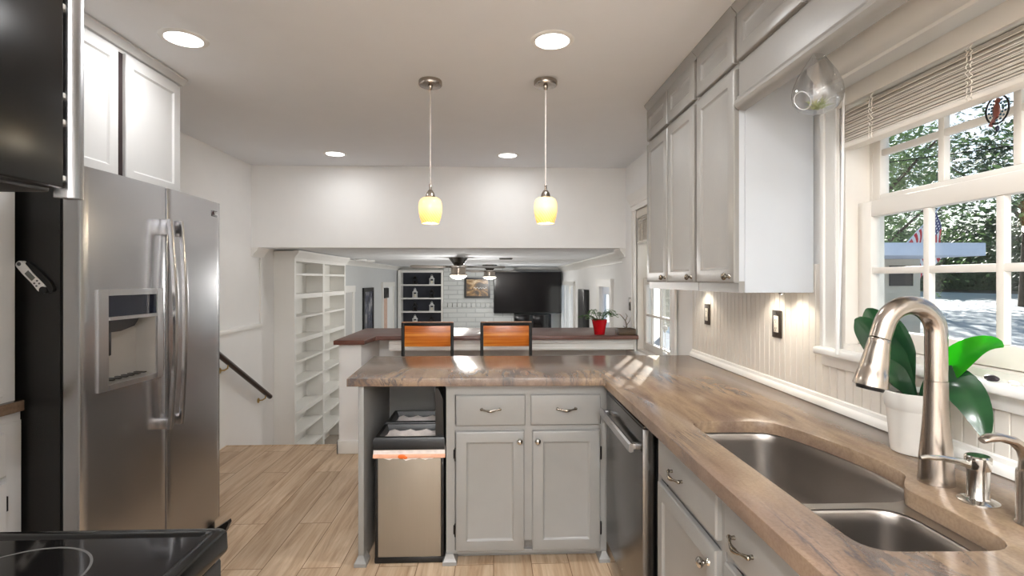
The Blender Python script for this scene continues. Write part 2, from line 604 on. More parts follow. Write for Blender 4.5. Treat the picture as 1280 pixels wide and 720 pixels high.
m = MB()
m.box(XL, XR+0.12, -2.4, 4.35, -0.2, 0)
m.box(-1.235, XR+0.12, 4.35, 5.0, -0.2, 0)
struct('floor', m, 'floor', smooth=0)
struct('floor_family_room', box(XL, FE, 4.3, FY, LOW-0.1, LOW), 'carpet', smooth=0)
m = MB()
for k in range(3):
    m.box(XL, -1.24, 4.35+0.27*k, 4.62+0.27*k, LOW+0.001, -0.18*(k+1), 0.006)
struct('stairs', m, 'floor')
struct('trim_floor_edge', box(XL, -1.236, 4.351, 4.375, -0.06, 0.004, 0.004), 'floor')
struct('ceiling', box(XL-0.1, XR+0.1, -2.4, YB0, CEIL, CEIL+0.1), 'ceiling', smooth=0)
struct('wall_soffit', box(XL, XR, YB0, YB1, SOF, CEIL+0.1), 'wall', smooth=0)
m = MB()
m.prism([(XL-0.1, YB1), (FX+0.07, YB1), (FX+0.31, FY+0.1), (XL-0.1, FY+0.1)], 'Z', SOF+0.01, SOF+0.06)
struct('ceiling_family_room', m, 'ceiling', smooth=0)
struct('wall_left', box(XL-0.12, XL, -2.4, FY, LOW-0.1, CEIL+0.1), 'wall', smooth=0)
struct('wall_rear', box(XL, XR+0.12, -2.52, -2.4, 0, CEIL), 'wall', smooth=0)
struct('wall_range', box(XL, -1.165, -2.4, 1.0, 0, CEIL), 'wall', smooth=0)

def wall_x(name, x0, x1, y0, y1, z0, z1, holes, mat, M=None):
    """a wall along Y with rectangular openings (y0, y1, z0, z1)"""
    m = MB(M)
    y = y0
    for a, b, c, d in sorted(holes):
        m.box(x0, x1, y, a, z0, z1)
        m.box(x0, x1, a, b, z0, c)
        m.box(x0, x1, a, b, d, z1)
        y = b
    m.box(x0, x1, y, y1, z0, z1)
    return struct(name, m, mat, smooth=0)
W1 = (0.74, 1.80, 1.14, 2.06)                  # window over the sink
W2 = (3.53, 4.43, 0.77, 2.00)                  # window past the cabinets
wall_x('wall_right', XR, XR+0.14, -2.4, YB1, 0, CEIL+0.1, [W1, W2], 'wall')
wall_x('wall_family_right', FX, FX+0.06, YB1, FY+0.1, LOW, SOF+0.012, [(6.20, 6.90, LOW+0.02, 1.32), (9.75, 11.9, LOW+0.02, 1.28)], 'wall', FW)
struct('wall_family_far', box(XL, FE, FY, FY+0.12, LOW-0.1, SOF+0.1), 'wall_cool', smooth=0)
struct('wall_family_left', box(XL, XL+0.012, 7.12, FY, LOW, SOF), 'wall_cool', smooth=0)

# half wall carrying the bar
m = MB()
m.box(-1.235, -1.06, 4.14, 4.80, 0.001, 0.872)
m.box(-1.235, XR, 4.80, 5.0, 0.001, 0.872)
m.box(-1.235, XR, 4.99, 5.0, LOW, 0.002)
struct('wall_half', m, 'wall', smooth=0)
m = MB()
m.box(-1.25, -1.045, 4.125, 4.14, 0.001, 0.105, 0.004)
m.box(-1.06, -1.045, 4.14, 4.80, 0.001, 0.105, 0.004)
m.box(-1.25, -1.235, 4.125, 4.36, 0.001, 0.105, 0.004)
struct('baseboard_half_wall', m, 'trim')
m = MB()
m.prism([(-0.90, 0.872), (-0.90, 0.78), (1.25, 0.78), (1.25, 0.872)], 'Y', 4.45, 4.47)
m.box(-0.90, 1.25, 4.437, 4.452, 0.835, 0.872, 0.004)
m.box(-0.90, 1.25, 4.442, 4.455, 0.778, 0.80, 0.004)
m.box(-0.90, -0.88, 4.47, 4.80, 0.78, 0.872)
struct('trim_bar_apron', m, 'trim')

def crown(name, x, y0, y1, z, sgn, size=0.09, M=None):
    p = [(0, 0), (size, 0), (size, -0.2*size), (size*0.72, -0.34*size), (size*0.42, -0.72*size), (size*0.22, -0.95*size), (size*0.2, -1.2*size), (0, -1.2*size)]
    m = MB(M)
    m.prism([(x+sgn*a, z+b) for a, b in p], 'Y', y0, y1)
    return struct(name, m, 'trim')
crown('trim_crown_family_right', FX, YB1+0.01, FY, SOF+0.008, -1, 0.10, FW)
crown('trim_crown_family_left', XL+0.012, 7.16, FY, SOF+0.008, 1, 0.07)
m = MB()                                        # crown returns where the soffit meets the side walls
for x, s in ((XR, -1), (XL, 1)):
    m.prism([(x, SOF-0.001), (x+s*0.06, SOF-0.001), (x+s*0.055, SOF-0.02), (x+s*0.02, SOF-0.06), (x+s*0.012, SOF-0.085), (x, SOF-0.085)], 'Y', YB0, YB1+0.12)
struct('trim_soffit_return', m, 'trim')
struct('trim_family_far', box(XL+0.02, 1.55, FY-0.03, FY-0.001, SOF-0.06, SOF), 'trim')
# chair rail and its panel edge on the left wall
m = MB()
m.box(XL, XL+0.022, 2.9, 5.0, 0.935, 0.975, 0.006)
m.box(XL, XL+0.012, 4.985, 5.0, 0.975, SOF-0.09, 0.003)
struct('trim_chair_rail', m, 'trim')

# beadboard backsplash
m = MB()
pts = []
y, step = -2.0, 0.0415
while y < 3.17:
    pts += [(XR-0.010, y), (XR-0.010, y+step-0.008), (XR-0.004, y+step-0.006), (XR-0.004, y+step-0.004), (XR-0.010, y+step-0.002)]
    y += step
pts = [(a, b) for a, b in pts if b <= 3.17]
def bead(ylo, yhi, z0, z1):
    p = [(XR-0.010, ylo)] + [q for q in pts if ylo < q[1] < yhi] + [(XR-0.010, yhi)]
    m.prism(p + [(XR-0.0005, yhi), (XR-0.0005, ylo)], 'Z', z0, z1)
bead(-2.0, 3.165, 0.915, 1.10)
bead(1.885, 3.165, 1.10, 1.45)
bead(-2.0, 0.62, 1.10, 1.45)
struct('trim_backsplash', m, 'bead', smooth=0)
m = MB()
m.prism([(XR-0.010, 0.915), (XR-0.030, 0.915), (XR-0.030, 0.930), (XR-0.024, 0.938), (XR-0.018, 0.941), (XR-0.016, 0.953), (XR-0.010, 0.957)], 'Y', -2.0, 3.165)
struct('trim_backsplash_base', m, 'trim')

# ------------------------------------------------------------------ windows
def window(idx, op, xg, cols, rail, mun_lo, mun_up, casing, stool_w):
    y0, y1, z0, z1 = op
    w = struct_root('window_%d' % idx, (XR, (y0+y1)/2, z0))
    m = MB()                                    # jamb lining
    m.box(XR-0.002, XR+0.14, y1-0.02, y1, z0, z1)
    m.box(XR-0.002, XR+0.14, y0, y0+0.02, z0, z1)
    m.box(XR-0.002, XR+0.14, y0+0.02, y1-0.02, z1-0.02, z1)
    m.box(XR-0.002, XR+0.14, y0+0.02, y1-0.02, z0, z0+0.02)
    for yy in (y0+0.02, y1-0.032):
        m.box(XR+0.086, XR+0.094, yy, yy+0.012, z0+0.02, z1-0.02)
    m.build('jamb', 'sash', w)
    m = MB()                                    # casing with profile
    cw = casing
    for ya, yb in ((y1-0.004, y1+cw), (y0-cw, y0+0.004)):
        m.box(XR-0.020, XR-0.0105, ya, yb, z0-0.02, z1+0.02, 0.003)
        m.box(XR-0.030, XR-0.019, yb-0.022 if ya > y0+0.1 else ya, yb if ya > y0+0.1 else ya+0.022, z0-0.02, z1+0.02, 0.004)
        m.box(XR-0.026, XR-0.019, ya if ya > y0+0.1 else yb-0.014, ya+0.014 if ya > y0+0.1 else yb, z0-0.02, z1+0.02, 0.003)
    m.prism([(XR-0.0105, z1-0.006), (XR-0.028, z1-0.006), (XR-0.028, z1+0.035), (XR-0.036, z1+0.042), (XR-0.036, z1+0.055), (XR-0.046, z1+0.075), (XR-0.07, z1+0.105), (XR-0.072, z1+0.13), (XR-0.0105, z1+0.13)], 'Y', y0-cw-0.01, y1+cw+0.01)
    m.build('casing', 'trim', w)
    m = MB()
    m.box(XR-stool_w, XR+0.02, y0-cw-0.005, y1+cw+0.005, z0-0.028, z0, 0.008, 3)
    m.box(XR-0.022, XR-0.0105, y0-cw, y1+cw, z0-0.07, z0-0.028, 0.004)
    m.build('sill', 'trim', w)
    def sash(name, x, za, zb, st, muns, cols):
        m = MB()
        ya, yb = y0+0.022, y1-0.022
        t = 0.034
        m.box(x, x+t, ya, ya+st, za, zb, 0.004)
        m.box(x, x+t, yb-st, yb, za, zb, 0.004)
        m.box(x, x+t, ya+st, yb-st, zb-0.055, zb, 0.004)
        m.box(x, x+t, ya+st, yb-st, za, za+0.06, 0.004)
        for c in cols:
            m.box(x+0.003, x+t-0.010, c-0.011, c+0.011, za+0.06, zb-0.055, 0.003)
        for q in muns:
            m.box(x+0.004, x+t-0.011, ya+st, yb-st, q-0.011, q+0.011, 0.003)
        s = m.build(name, 'sash', w)
        g = MB()
        g.box(x+t-0.012, x+t-0.006, ya+st-0.005, yb-st+0.005, za+0.055, zb-0.05)
        g.build('pane', 'glass', s, smooth=0)
    sash('lower_sash', xg, z0+0.022, rail+0.005, 0.062, mun_lo, cols)
    sash('upper_sash', xg+0.046, rail-0.03, z1-0.022, 0.045, mun_up, cols)
    return w
# over the sink: four panes wide
window(1, W1, XR+0.042, [1.495, 1.27, 1.045], 1.655, [1.42], [1.83], 0.085, 0.055)
window(2, W2, XR+0.050, [3.755, 3.98, 4.205], 1.40, [1.09], [1.70], 0.10, 0.04)

# ------------------------------------------------------------------ recessed lights
def downlight(x, y, z, label, group, r=0.092, power=1.0):
    t = thing('recessed_light', label, 'ceiling light', (x, y, z), group)
    m = MB()
    m.lathe([(r*0.80, -0.001), (r*0.82, -0.007), (r*0.95, -0.006), (r*1.06, -0.001)], (x, y, z), 40, cap0=False, cap1=False)
    m.build('trim_ring', 'white_plastic', t)
    m = MB()
    m.lathe([(0.001, -0.002), (r*0.5, -0.0025), (r*0.81, -0.003)], (x, y, z), 40, cap0=False, cap1=False)
    m.build('lens', 'lens', t)
    if power:
        ld = bpy.data.lights.new('downlight', 'AREA')
        ld.shape = 'DISK'
        ld.size = r*1.6
        ld.energy = CAN_W*power
        ld.color = (0.985, 0.99, 1.0)
        lo = bpy.data.objects.new('downlight', ld)
        sc.collection.objects.link(lo)
        lo.location = (0, 0, -0.012)
        lo.parent = t
    return t
downlight(-1.36, 2.30, CEIL, 'round recessed ceiling light near the refrigerator cabinet', 'kitchen recessed lights', power=0.25)
downlight(0.26, 2.26, CEIL, 'large round recessed ceiling light above the right-hand pendant', 'kitchen recessed lights', power=0.5)
downlight(-1.33, 4.35, CEIL, 'small far recessed ceiling light near the left wall', 'kitchen recessed lights', power=0.14)
downlight(0.12, 4.35, CEIL, 'small far recessed ceiling light between the two pendants', 'kitchen recessed lights', power=0.14)
for x, y in ((-0.5, -0.3), (0.35, -0.3), (-0.5, -1.2), (0.35, -1.2), (-0.5, -2.0), (0.35, -2.0)):  # unseen fill lights, added to brighten the room softly from behind
    downlight(x, y, CEIL, 'added unseen fill light behind the camera', 'added fill lights behind the camera', power=1.3)

# ------------------------------------------------------------------ pendants
def pendant(x, y, label):
    t = thing('pendant_lamp', label, 'pendant lamp', (x, y, CEIL), 'pendant lamps over the peninsula')
    m = MB()
    m.lathe([(0.060, 0), (0.062, -0.004), (0.062, -0.022), (0.058, -0.028), (0.014, -0.030), (0.010, -0.046), (0.005, -0.050)], (x, y, CEIL), 36)
    m.build('canopy', 'nickel', t)
    m = MB()
    m.cyl((x, y, 1.88), (x, y, CEIL-0.045), 0.0032, n=8)
    m.build('cord', 'cord', t)
    m = MB()
    m.lathe([(0.004, 0.135), (0.007, 0.13), (0.007, 0.105), (0.012, 0.1), (0.022, 0.085), (0.026, 0.068), (0.026, 0.056)], (x, y, 1.765), 28)
    m.build('socket_cap', 'nickel', t)
    m = MB()
    outer = [(0.020, 0.060), (0.040, 0.058), (0.053, 0.049), (0.0605, 0.032), (0.063, 0.008), (0.0615, -0.018), (0.056, -0.048), (0.046, -0.078)]
    inner = [(a-0.003, b) for a, b in outer]
    m.lathe(outer + inner[::-1], (x, y, 1.768), 36, cap0=False, cap1=False)
    m.build('shade', 'shade', t)
    m = MB()
    m.sphere((x, y, 1.742), 0.024, sc_=(1, 1, 1.3))
    m.build('bulb', 'lens', t)
    ld = bpy.data.lights.new('pendant_glow', 'POINT')
    ld.energy = PEND_W
    ld.shadow_soft_size = 0.03
    ld.color = (1.0, 0.88, 0.66)
    lo = bpy.data.objects.new('pendant_glow', ld)
    sc.collection.objects.link(lo)
    lo.location = (0, 0, 1.675-CEIL)
    lo.parent = t
pendant(-0.337, 2.744, 'yellow glass pendant lamp hanging left of the other one')
pendant(0.277, 2.722, 'yellow glass pendant lamp nearer the upper cabinets')

# ------------------------------------------------------------------ cabinet fronts and hardware
SHAKER = [(0, 0), (0, 0.014), (0.003, 0.018), (0.008, 0.020), (0.052, 0.020), (0.056, 0.016), (0.062, 0.012), (0.066, 0.011)]
SLAB = [(0, 0), (0, 0.012), (0.004, 0.017), (0.012, 0.019), (0.016, 0.020)]
def front(name, M, x0, x1, z0, z1, y, steps, mat, parent):
    m = MB(M)
    m.rings(x0, x1, z0, z1, y, steps)
    return m.build(name, mat, parent, smooth=25)
def knob(M, x, y, z, parent, mat='pewter'):
    m = MB(M)
    m.lathe([(0.010, 0), (0.009, 0.003), (0.0055, 0.006), (0.005, 0.012), (0.010, 0.016), (0.0145, 0.021), (0.0145, 0.026), (0.010, 0.031), (0.003, 0.033)], (x, y, z), 24, (0, -1, 0))
    return m.build('knob', mat, parent)
def pull(M, x, y, z, parent, mat='pewter', L=0.092):
    m = MB(M)
    pts, rad = [], []
    for i in range(25):
        t = -1 + 2*i/24
        pts.append((x+t*L/2, y-0.012-0.012*(1-t*t)**1.0, z+0.002-0.006*math.cos(t*PI/2)**2))
        rad.append(0.0042+0.0030*math.exp(-(t/0.28)**2)+0.0022*math.exp(-((abs(t)-1)/0.10)**2)-0.0008*math.exp(-((abs(t)-0.55)/0.12)**2))
    m.tube(pts, rad, 12)
    for s in (-1, 1):
        m.cyl((x+s*L*0.47, y, z+0.002), (x+s*L*0.47, y-0.014, z+0.002), 0.0055, 0.004, 12)
        m.sphere((x+s*L*0.5, y-0.012, z+0.002), 0.0062, 12, 8)
    return m.build('handle', mat, parent)
def hinge(M, x, y, z, parent):
    m = MB(M)
    m.cyl((x, y-0.010, z-0.026), (x, y-0.010, z+0.026), 0.0048, n=10)
    m.box(x-0.010, x+0.004, y-0.006, y-0.001, z-0.022, z+0.022, 0.001)
    for s in (-1, 1):
        m.sphere((x, y-0.010, z+s*0.029), 0.0045, 8, 6)
    return m.build('hinge', 'iron', parent)

# ------------------------------------------------------------------ peninsula cabinet
YP = 2.52
I4 = Matrix()
t = thing('peninsula_cabinet', 'grey two-door two-drawer peninsula cabinet with open bin bay, under the brown counter', 'cabinet', (0, YP, 0))
m = MB()
m.box(-0.232, -0.19, YP, YP+0.02, 0.045, 0.872)
m.box(0.525, 0.56, YP, YP+0.02, 0.045, 0.872)
m.box(0.147, 0.193, YP, YP+0.02, 0.105, 0.872)
m.box(-0.19, 0.525, YP+0.0005, YP+0.0195, 0.825, 0.872)
m.box(-0.19, 0.525, YP+0.0005, YP+0.0195, 0.645, 0.68)
m.box(-0.19, 0.525, YP+0.0005, YP+0.0195, 0.045, 0.062)
m.box(-0.232, -0.214, YP+0.02, 3.13, 0.045, 0.872)
m.box(0.543, 0.56, YP+0.02, 3.13, 0.045, 0.872)
m.box(-0.214, 0.543, YP+0.02, 3.13, 0.10, 0.118)
m.box(-0.214, 0.543, YP+0.03, YP+0.036, 0.118, 0.86)
m.build('carcass', 'cab', t, smooth=0)
m = MB()
m.box(-0.657, -0.630, YP-0.01, 3.13, 0.002, 0.872, 0.002)
m.build('end_panel', 'cab', t)
m = MB()
m.box(-0.630, 1.20, 3.13, 3.15, 0.002, 0.872)
m.build('back_panel', 'cab', t, smooth=0)
m = MB()
m.box(-0.214, 0.543, YP+0.075, YP+0.09, 0.002, 0.10)
m.prism([(YP+0.075, 0.002), (YP+0.060, 0.002), (YP+0.060, 0.018), (YP+0.066, 0.028), (YP+0.075, 0.032)], 'X', -0.214, 0.543)
m.build('toe_kick', 'cab', t, smooth=0)
def foot(x0, x1):
    m = MB()
    m.loft([[(x0-e, YP-0.012-e, z), (x1+e, YP-0.012-e, z), (x1+e, YP+0.05, z), (x0-e, YP+0.05, z)] for e, z in ((0.016, 0.001), (0.016, 0.018), (0.008, 0.030), (0.002, 0.044), (0.0, 0.05))])
    m.build('foot', 'cab', t, smooth=0)
foot(-0.657, -0.630)
foot(-0.232, -0.196)
foot(0.534, 0.556)
for x0, x1, kx in ((-0.185, 0.156, -0.014), (0.182, 0.527, 0.357)):
    d = front('drawer', I4, x0, x1, 0.676, 0.825, YP, SLAB, 'cab', t)
    pull(I4, kx, YP-0.020, 0.757, d)
for x0, x1, kx, hx in ((-0.185, 0.150, 0.127, -0.187), (0.190, 0.525, 0.215, 0.529)):
    d = front('door', I4, x0, x1, 0.062, 0.648, YP, SHAKER, 'cab', t)
    knob(I4, kx, YP-0.020, 0.603, d, 'chrome')
    hinge(I4, hx, YP, 0.535, d)
    hinge(I4, hx, YP, 0.165, d)

# ------------------------------------------------------------------ bins
def bin_(y0, y1, label, lid):
    t = thing('trash_can', label, 'trash can', (-0.412, y0, 0), 'bins in the peninsula bay')
    x0, x1 = -0.582, -0.242
    m = MB()
    m.box(x0+0.016, x1-0.016, y0, y1, 0.030, 0.548, 0.004)
    m.build('body', 'can_metal', t)
    m = MB()
    m.box(x0, x1, y0-0.003, y1+0.003, 0.001, 0.032, 0.006)
    for a in (x0+0.002, x1-0.016):
        m.box(a, a+0.014, y0-0.002, y1+0.002, 0.03, 0.556, 0.003)
    m.build('base', 'black', t)
    m = MB()
    n = 22                                       # the bag folded over the rim, slightly ragged
    for (ya, yb, xa, xb) in ((y0-0.008, y0-0.004, x0-0.004, x1+0.004), (y0, y1, x0-0.005, x0-0.001), (y0, y1, x1+0.001, x1+0.005)):
        lo, hi = [], []
        along_x = (xb-xa) > (yb-ya)
        for k in range(n+1):
            u = k/n
            w = 0.004*math.sin(u*23)+0.003*math.sin(u*51)
            zt, zb = 0.572+0.006*math.sin(u*9), 0.520+w-0.008*math.sin(u*PI)
            if along_x:
                lo.append((xa+u*(xb-xa), ya+0.002*math.sin(u*40), zb)); hi.append((xa+u*(xb-xa), yb, zt))
            else:
                lo.append((xa+0.001*math.sin(u*40), ya+u*(yb-ya), zb)); hi.append((xb, ya+u*(yb-ya), zt))
        m.loft([lo, hi], False, False, closed=False)
    bag = m.build('bag', 'bag', t, solid=False)
    m = MB()
    m.box(x0-0.006, x1+0.006, y0-0.011, y0-0.0065, 0.518, 0.538, 0.002)
    m.build('drawstring', 'bag_pink', bag)
    m = MB()
    m.sphere((-0.447, y0-0.013, 0.527), 0.014, sc_=(1.4, 0.3, 0.8))
    m.sphere((-0.430, y0-0.013, 0.522), 0.009, sc_=(1.2, 0.3, 0.8))
    m.build('tab', 'orange', bag)
    m = MB()
    rx0, rx1, ry0, ry1 = x0-0.003, x1+0.003, y0-0.012, y1+0.012
    loops = []
    for ins, z in ((0.0, 0.560), (0.0, 0.612), (0.006, 0.620), (0.022, 0.620), (0.030, 0.600), (0.032, 0.562)):
        loops.append([(rx0+ins, ry0+ins, z), (rx1-ins, ry0+ins, z), (rx1-ins, ry1-ins, z), (rx0+ins, ry1-ins, z)])
    m.loft(loops, False, False)
    m.build('rim', 'black', t)
    m = MB()                                     # bag seen sagging inside
    nx, ny = 10, 6
    g = [[(rx0+0.034+(rx1-rx0-0.068)*i/nx, ry0+0.034+(ry1-ry0-0.068)*j/ny, 0.592-0.05*math.sin(PI*i/nx)*math.sin(PI*j/ny)+0.006*math.sin(i*2.1+j)) for i in range(nx+1)] for j in range(ny+1)]
    for j in range(ny):
        m.loft([g[j], g[j+1]], False, False, closed=False)
    m.build('liner', 'bag', t, solid=False)
    if lid:
        m = MB()
        m.prism([(x1-0.044, 0.618), (x1-0.004, 0.618), (x1-0.008, 0.80), (x1-0.030, 0.853), (x1-0.046, 0.853)], 'Y', y0+0.01, y1-0.01)
        m.build('lid', 'black', t)
bin_(2.525, 2.755, 'champagne steel trash can with black rim and bag, front one in the bay', True)
bin_(2.80, 3.03, 'rear trash can with black rim, behind the front one in the bay', False)

# ------------------------------------------------------------------ right run of base cabinets
XF = 0.60                                        # face frame plane
def right_unit(y_near, y_far, z_top, label):
    t = thing('base_cabinet', label, 'cabinet', (XF, y_far, 0))
    m = MB()
    m.box(XF, XF+0.02, y_far-0.035, y_far, 0.10, 0.872)
    m.box(XF, XF+0.02, y_near, y_near+0.03, 0.10, 0.872)
    m.box(XF+0.0005, XF+0.0195, y_near+0.03, y_far-0.035, 0.842, 0.872)
    m.box(XF+0.0005, XF+0.0195, y_near+0.03, y_far-0.035, 0.68, 0.71)
    m.box(XF+0.0005, XF+0.0195, y_near+0.03, y_far-0.035, 0.10, 0.135)
    m.box(XF+0.02, 1.22, y_far-0.018, y_far-0.001, 0.10, 0.595)
    m.box(XF+0.02, 1.22, y_near+0.001, y_near+0.018, 0.10, 0.595)
    m.box(XF+0.02, 1.22, y_near+0.018, y_far-0.018, 0.10, 0.118)
    m.box(XF+0.03, XF+0.036, y_near+0.018, y_far-0.018, 0.118, 0.68)
    m.build('carcass', 'cab', t, smooth=0)
    m = MB()
    m.box(XF+0.075, XF+0.09, y_near, y_far, 0.002, 0.10)
    m.build('toe_kick', 'cab', t, smooth=0)
    return t
# local x of a front looking to -X runs from far to near: x = -Y
t = right_unit(1.30, 1.845, 0.872, 'grey base cabinet with one drawer and one door, between dishwasher and sink cabinet')
d = front('drawer', FACE_NX, -1.795, -1.325, 0.703, 0.838, XF, SLAB, 'cab', t)
pull(FACE_NX, -1.60, XF-0.020, 0.765, d)
d = front('door', FACE_NX, -1.80, -1.325, 0.13, 0.676, XF, SHAKER, 'cab', t)
knob(FACE_NX, -1.365, XF-0.020, 0.625, d, 'chrome')
t = right_unit(0.44, 1.295, 0.872, 'grey sink base cabinet with a false drawer front, nearest the camera')
d = front('false_drawer', FACE_NX, -1.275, -0.46, 0.703, 0.838, XF, SLAB, 'cab', t)
pull(FACE_NX, -1.17, XF-0.020, 0.765, d)
pull(FACE_NX, -0.60, XF-0.020, 0.765, d)
for a, b, k in ((-1.275, -0.88, -0.92), (-0.855, -0.46, -0.815)):
    d = front('door', FACE_NX, a, b, 0.13, 0.676, XF, SHAKER, 'cab', t)
    knob(FACE_NX, k, XF-0.020, 0.625, d, 'chrome')

# ------------------------------------------------------------------ dishwasher
t = thing('dishwasher', 'dark stainless dishwasher in the corner under the counter', 'dishwasher', (0.55, 2.17, 0))
m = MB()
m.box(0.602, 1.18, 1.875, 2.47, 0.09, 0.862)
m.build('tub', 'black', t, smooth=0)
m = MB()
m.box(0.549, 0.600, 1.868, 2.475, 0.115, 0.838, 0.004)
dw = m.build('door', 'steel_dark', t)
m = MB()
m.box(0.552, 0.600, 1.870, 2.473, 0.838, 0.848, 0.002)
m.build('control_strip', 'black_glass', t)
for k in range(7):
    m = MB()
    m.cyl((0.575, 1.95+0.07*k, 0.848), (0.575, 1.95+0.07*k, 0.8488), 0.004, n=10)
    m.build('button', 'white_plastic', t)  # small white marking on the control strip, built as its own piece
m = MB()
for yy in (1.925, 2.415):
    m.box(0.520, 0.550, yy-0.012, yy+0.012, 0.748, 0.770, 0.004)
m.prism([(0.506, 0.744), (0.514, 0.741), (0.524, 0.744), (0.524, 0.772), (0.514, 0.776), (0.506, 0.772)], 'Y', 1.90, 2.44)
m.build('handle', 'steel', dw)
m = MB()
m.box(0.62, 0.64, 1.875, 2.47, 0.002, 0.11)
m.build('toe_panel', 'black', t, smooth=0)

# ------------------------------------------------------------------ counter with sink cut-out
def rounded(pts, r, n=6):
    """polygon with rounded corners; r per corner"""
    out = []
    N = len(pts)
    for i in range(N):
        p = Vector(pts[i]).to_2d()
        a, b = Vector(pts[i-1]).to_2d(), Vector(pts[(i+1) % N]).to_2d()
        rr = r[i] if isinstance(r, (list, tuple)) else r
        u, v = (a-p), (b-p)
        lu, lv = u.length, v.length
        u.normalize(); v.normalize()
        cut = min(rr, lu*0.48, lv*0.48)
        if cut < 1e-4:
            out.append((p.x, p.y)); continue
        p0, p1 = p+u*cut, p+v*cut
        for k in range(n+1):
            s = k/n
            q = p0*(1-s)**2 + p*2*s*(1-s) + p1*s**2
            out.append((q.x, q.y))
    return out
cut = rounded([(0.655, 0.872), (0.935, 0.866), (0.935, 1.135), (0.968, 1.175), (1.008, 1.215), (1.012, 1.36), (0.975, 1.55), (0.925, 1.690), (0.655, 1.690)],
              [0.06, 0.07, 0.05, 0.02, 0.06, 0.12, 0.12, 0.09, 0.05], 6)
def slab_with_hole(outer, hole, z0, z1, name, mat, parent=None, bev=0.003):
    bm = bmesh.new()
    es = []
    holes = [] if not hole else (hole if isinstance(hole[0], list) else [hole])
    for poly in [outer]+holes:
        vs = [bm.verts.new((x, y, z0)) for x, y in poly]
        for i in range(len(vs)):
            es.append(bm.edges.new((vs[i], vs[(i+1) % len(vs)])))
    bmesh.ops.triangle_fill(bm, use_beauty=True, use_dissolve=False, edges=es)
    r = bmesh.ops.extrude_face_region(bm, geom=bm.faces[:])
    bmesh.ops.translate(bm, verts=[g for g in r['geom'] if isinstance(g, bmesh.types.BMVert)], vec=(0, 0, z1-z0))
    if bev:
        ed = [e for e in bm.edges if e.is_manifold and len(e.link_faces) == 2 and e.calc_face_angle(0) > 0.9 and all(v.co.z > z1-1e-5 for v in e.verts)]
        bmesh.ops.bevel(bm, geom=ed, offset=bev, segments=2, profile=0.5, affect='EDGES')
    m = MB()
    m.bm.free()
    m.bm = bm
    return m.build(name, mat, parent, smooth=30)
outer = [(0.53, -2.0), (XR-0.012, -2.0), (XR-0.012, 3.19), (-0.745, 3.21), (-0.705, 2.485), (0.53, 2.462)]
counter = slab_with_hole(outer, cut, 0.876, 0.914, 'countertop', 'granite')
tag(counter, 'brown veined stone L-shaped countertop over the grey cabinets', 'countertop')

# ------------------------------------------------------------------ sink
t = thing('kitchen_sink', 'double-bowl stainless sink set under the brown countertop', 'sink', (0.8, 1.25, 0.70))
big = rounded([(0.645, 1.148), (0.945, 1.148), (1.006, 1.20), (1.022, 1.36), (0.985, 1.56), (0.935, 1.70), (0.645, 1.70)], [0.07, 0.05, 0.06, 0.12, 0.12, 0.11, 0.08], 7)
small = rounded([(0.645, 0.862), (0.905, 0.862), (0.905, 1.120), (0.645, 1.120)], [0.09, 0.09, 0.07, 0.07], 7)
def offset_poly(poly, d):
    c = Vector((sum(p[0] for p in poly)/len(poly), sum(p[1] for p in poly)/len(poly)))
    out = []
    for x, y in poly:
        v = Vector((x, y))-c
        out.append(tuple(c + v*(1-d/max(v.length, 1e-4))))
    return out
def bowl(poly, zt, zb, name):
    m = MB()
    loops = []
    for d, z in ((-0.001, zt), (0.0005, zt-0.001), (0.003, zt-0.006), (0.006, zt-0.03), (0.012, zb+0.05), (0.020, zb+0.022), (0.036, zb+0.006), (0.06, zb)):
        loops.append([(x, y, z) for x, y in offset_poly(poly, d)])
    m.loft(loops, False, True)
    b = m.build(name, 'steel_sink', t, smooth=60)
    cx = sum(p[0] for p in poly)/len(poly); cy = sum(p[1] for p in poly)/len(poly)
    m = MB()
    m.lathe([(0.043, 0.0015), (0.043, 0.004), (0.036, 0.005), (0.030, 0.0025), (0.004, 0.002)], (cx, cy, zb), 28)
    m.build('drain', 'chrome', b)
bowl(big, 0.8725, 0.665, 'large_bowl')
bowl(small, 0.8725, 0.695, 'small_bowl')
# flange that closes the gap between bowls and stone
fl = slab_with_hole(rounded([(0.63, 0.835), (1.06, 0.835), (1.06, 1.72), (0.63, 1.72)], 0.05), None, 0.60, 0.601, 'pan', 'steel_sink', t, 0)
slab_with_hole(offset_poly(cut, -0.03), [big, small], 0.8705, 0.8752, 'flange', 'steel_sink', t, 0.0)

# ------------------------------------------------------------------ faucet, soap pump, filter tap
def arc(c, r, a0, a1, n, plane='XZ', y=0):
    return [(c[0]+r*math.cos(a0+(a1-a0)*k/n), y, c[1]+r*math.sin(a0+(a1-a0)*k/n)) for k in range(n+1)]
fx, fy, Z = 1.036, 1.163, 0.914
t = thing('kitchen_faucet', 'tall brushed nickel gooseneck pull-down faucet beside the white orchid pot', 'faucet', (fx, fy, Z))
m = MB()
m.lathe([(0.036, 0.0), (0.036, 0.006), (0.0345, 0.02), (0.033, 0.06), (0.0295, 0.10), (0.0265, 0.14), (0.0245, 0.18), (0.0235, 0.225), (0.0235, 0.238)], (fx, fy, Z), 36)
m.build('body', 'nickel', t)
m = MB()
ac = (0.972, 1.265)
pts = [(fx, fy, Z+0.239), (fx, fy, 1.20), (fx, fy, 1.24)] + arc(ac, 0.064, 0.0, PI*0.92, 22, y=fy)
e = Vector(pts[-1]); dirv = (Vector(pts[-1])-Vector(pts[-2])).normalized()
pts += [tuple(e+dirv*0.03)]
m.tube(pts, 0.0222, 24)
m.build('spout', 'nickel', t)
m = MB()
e2 = e + dirv*0.031
down = (dirv*0.8+Vector((-0.05, 0, -1))*0.6).normalized()
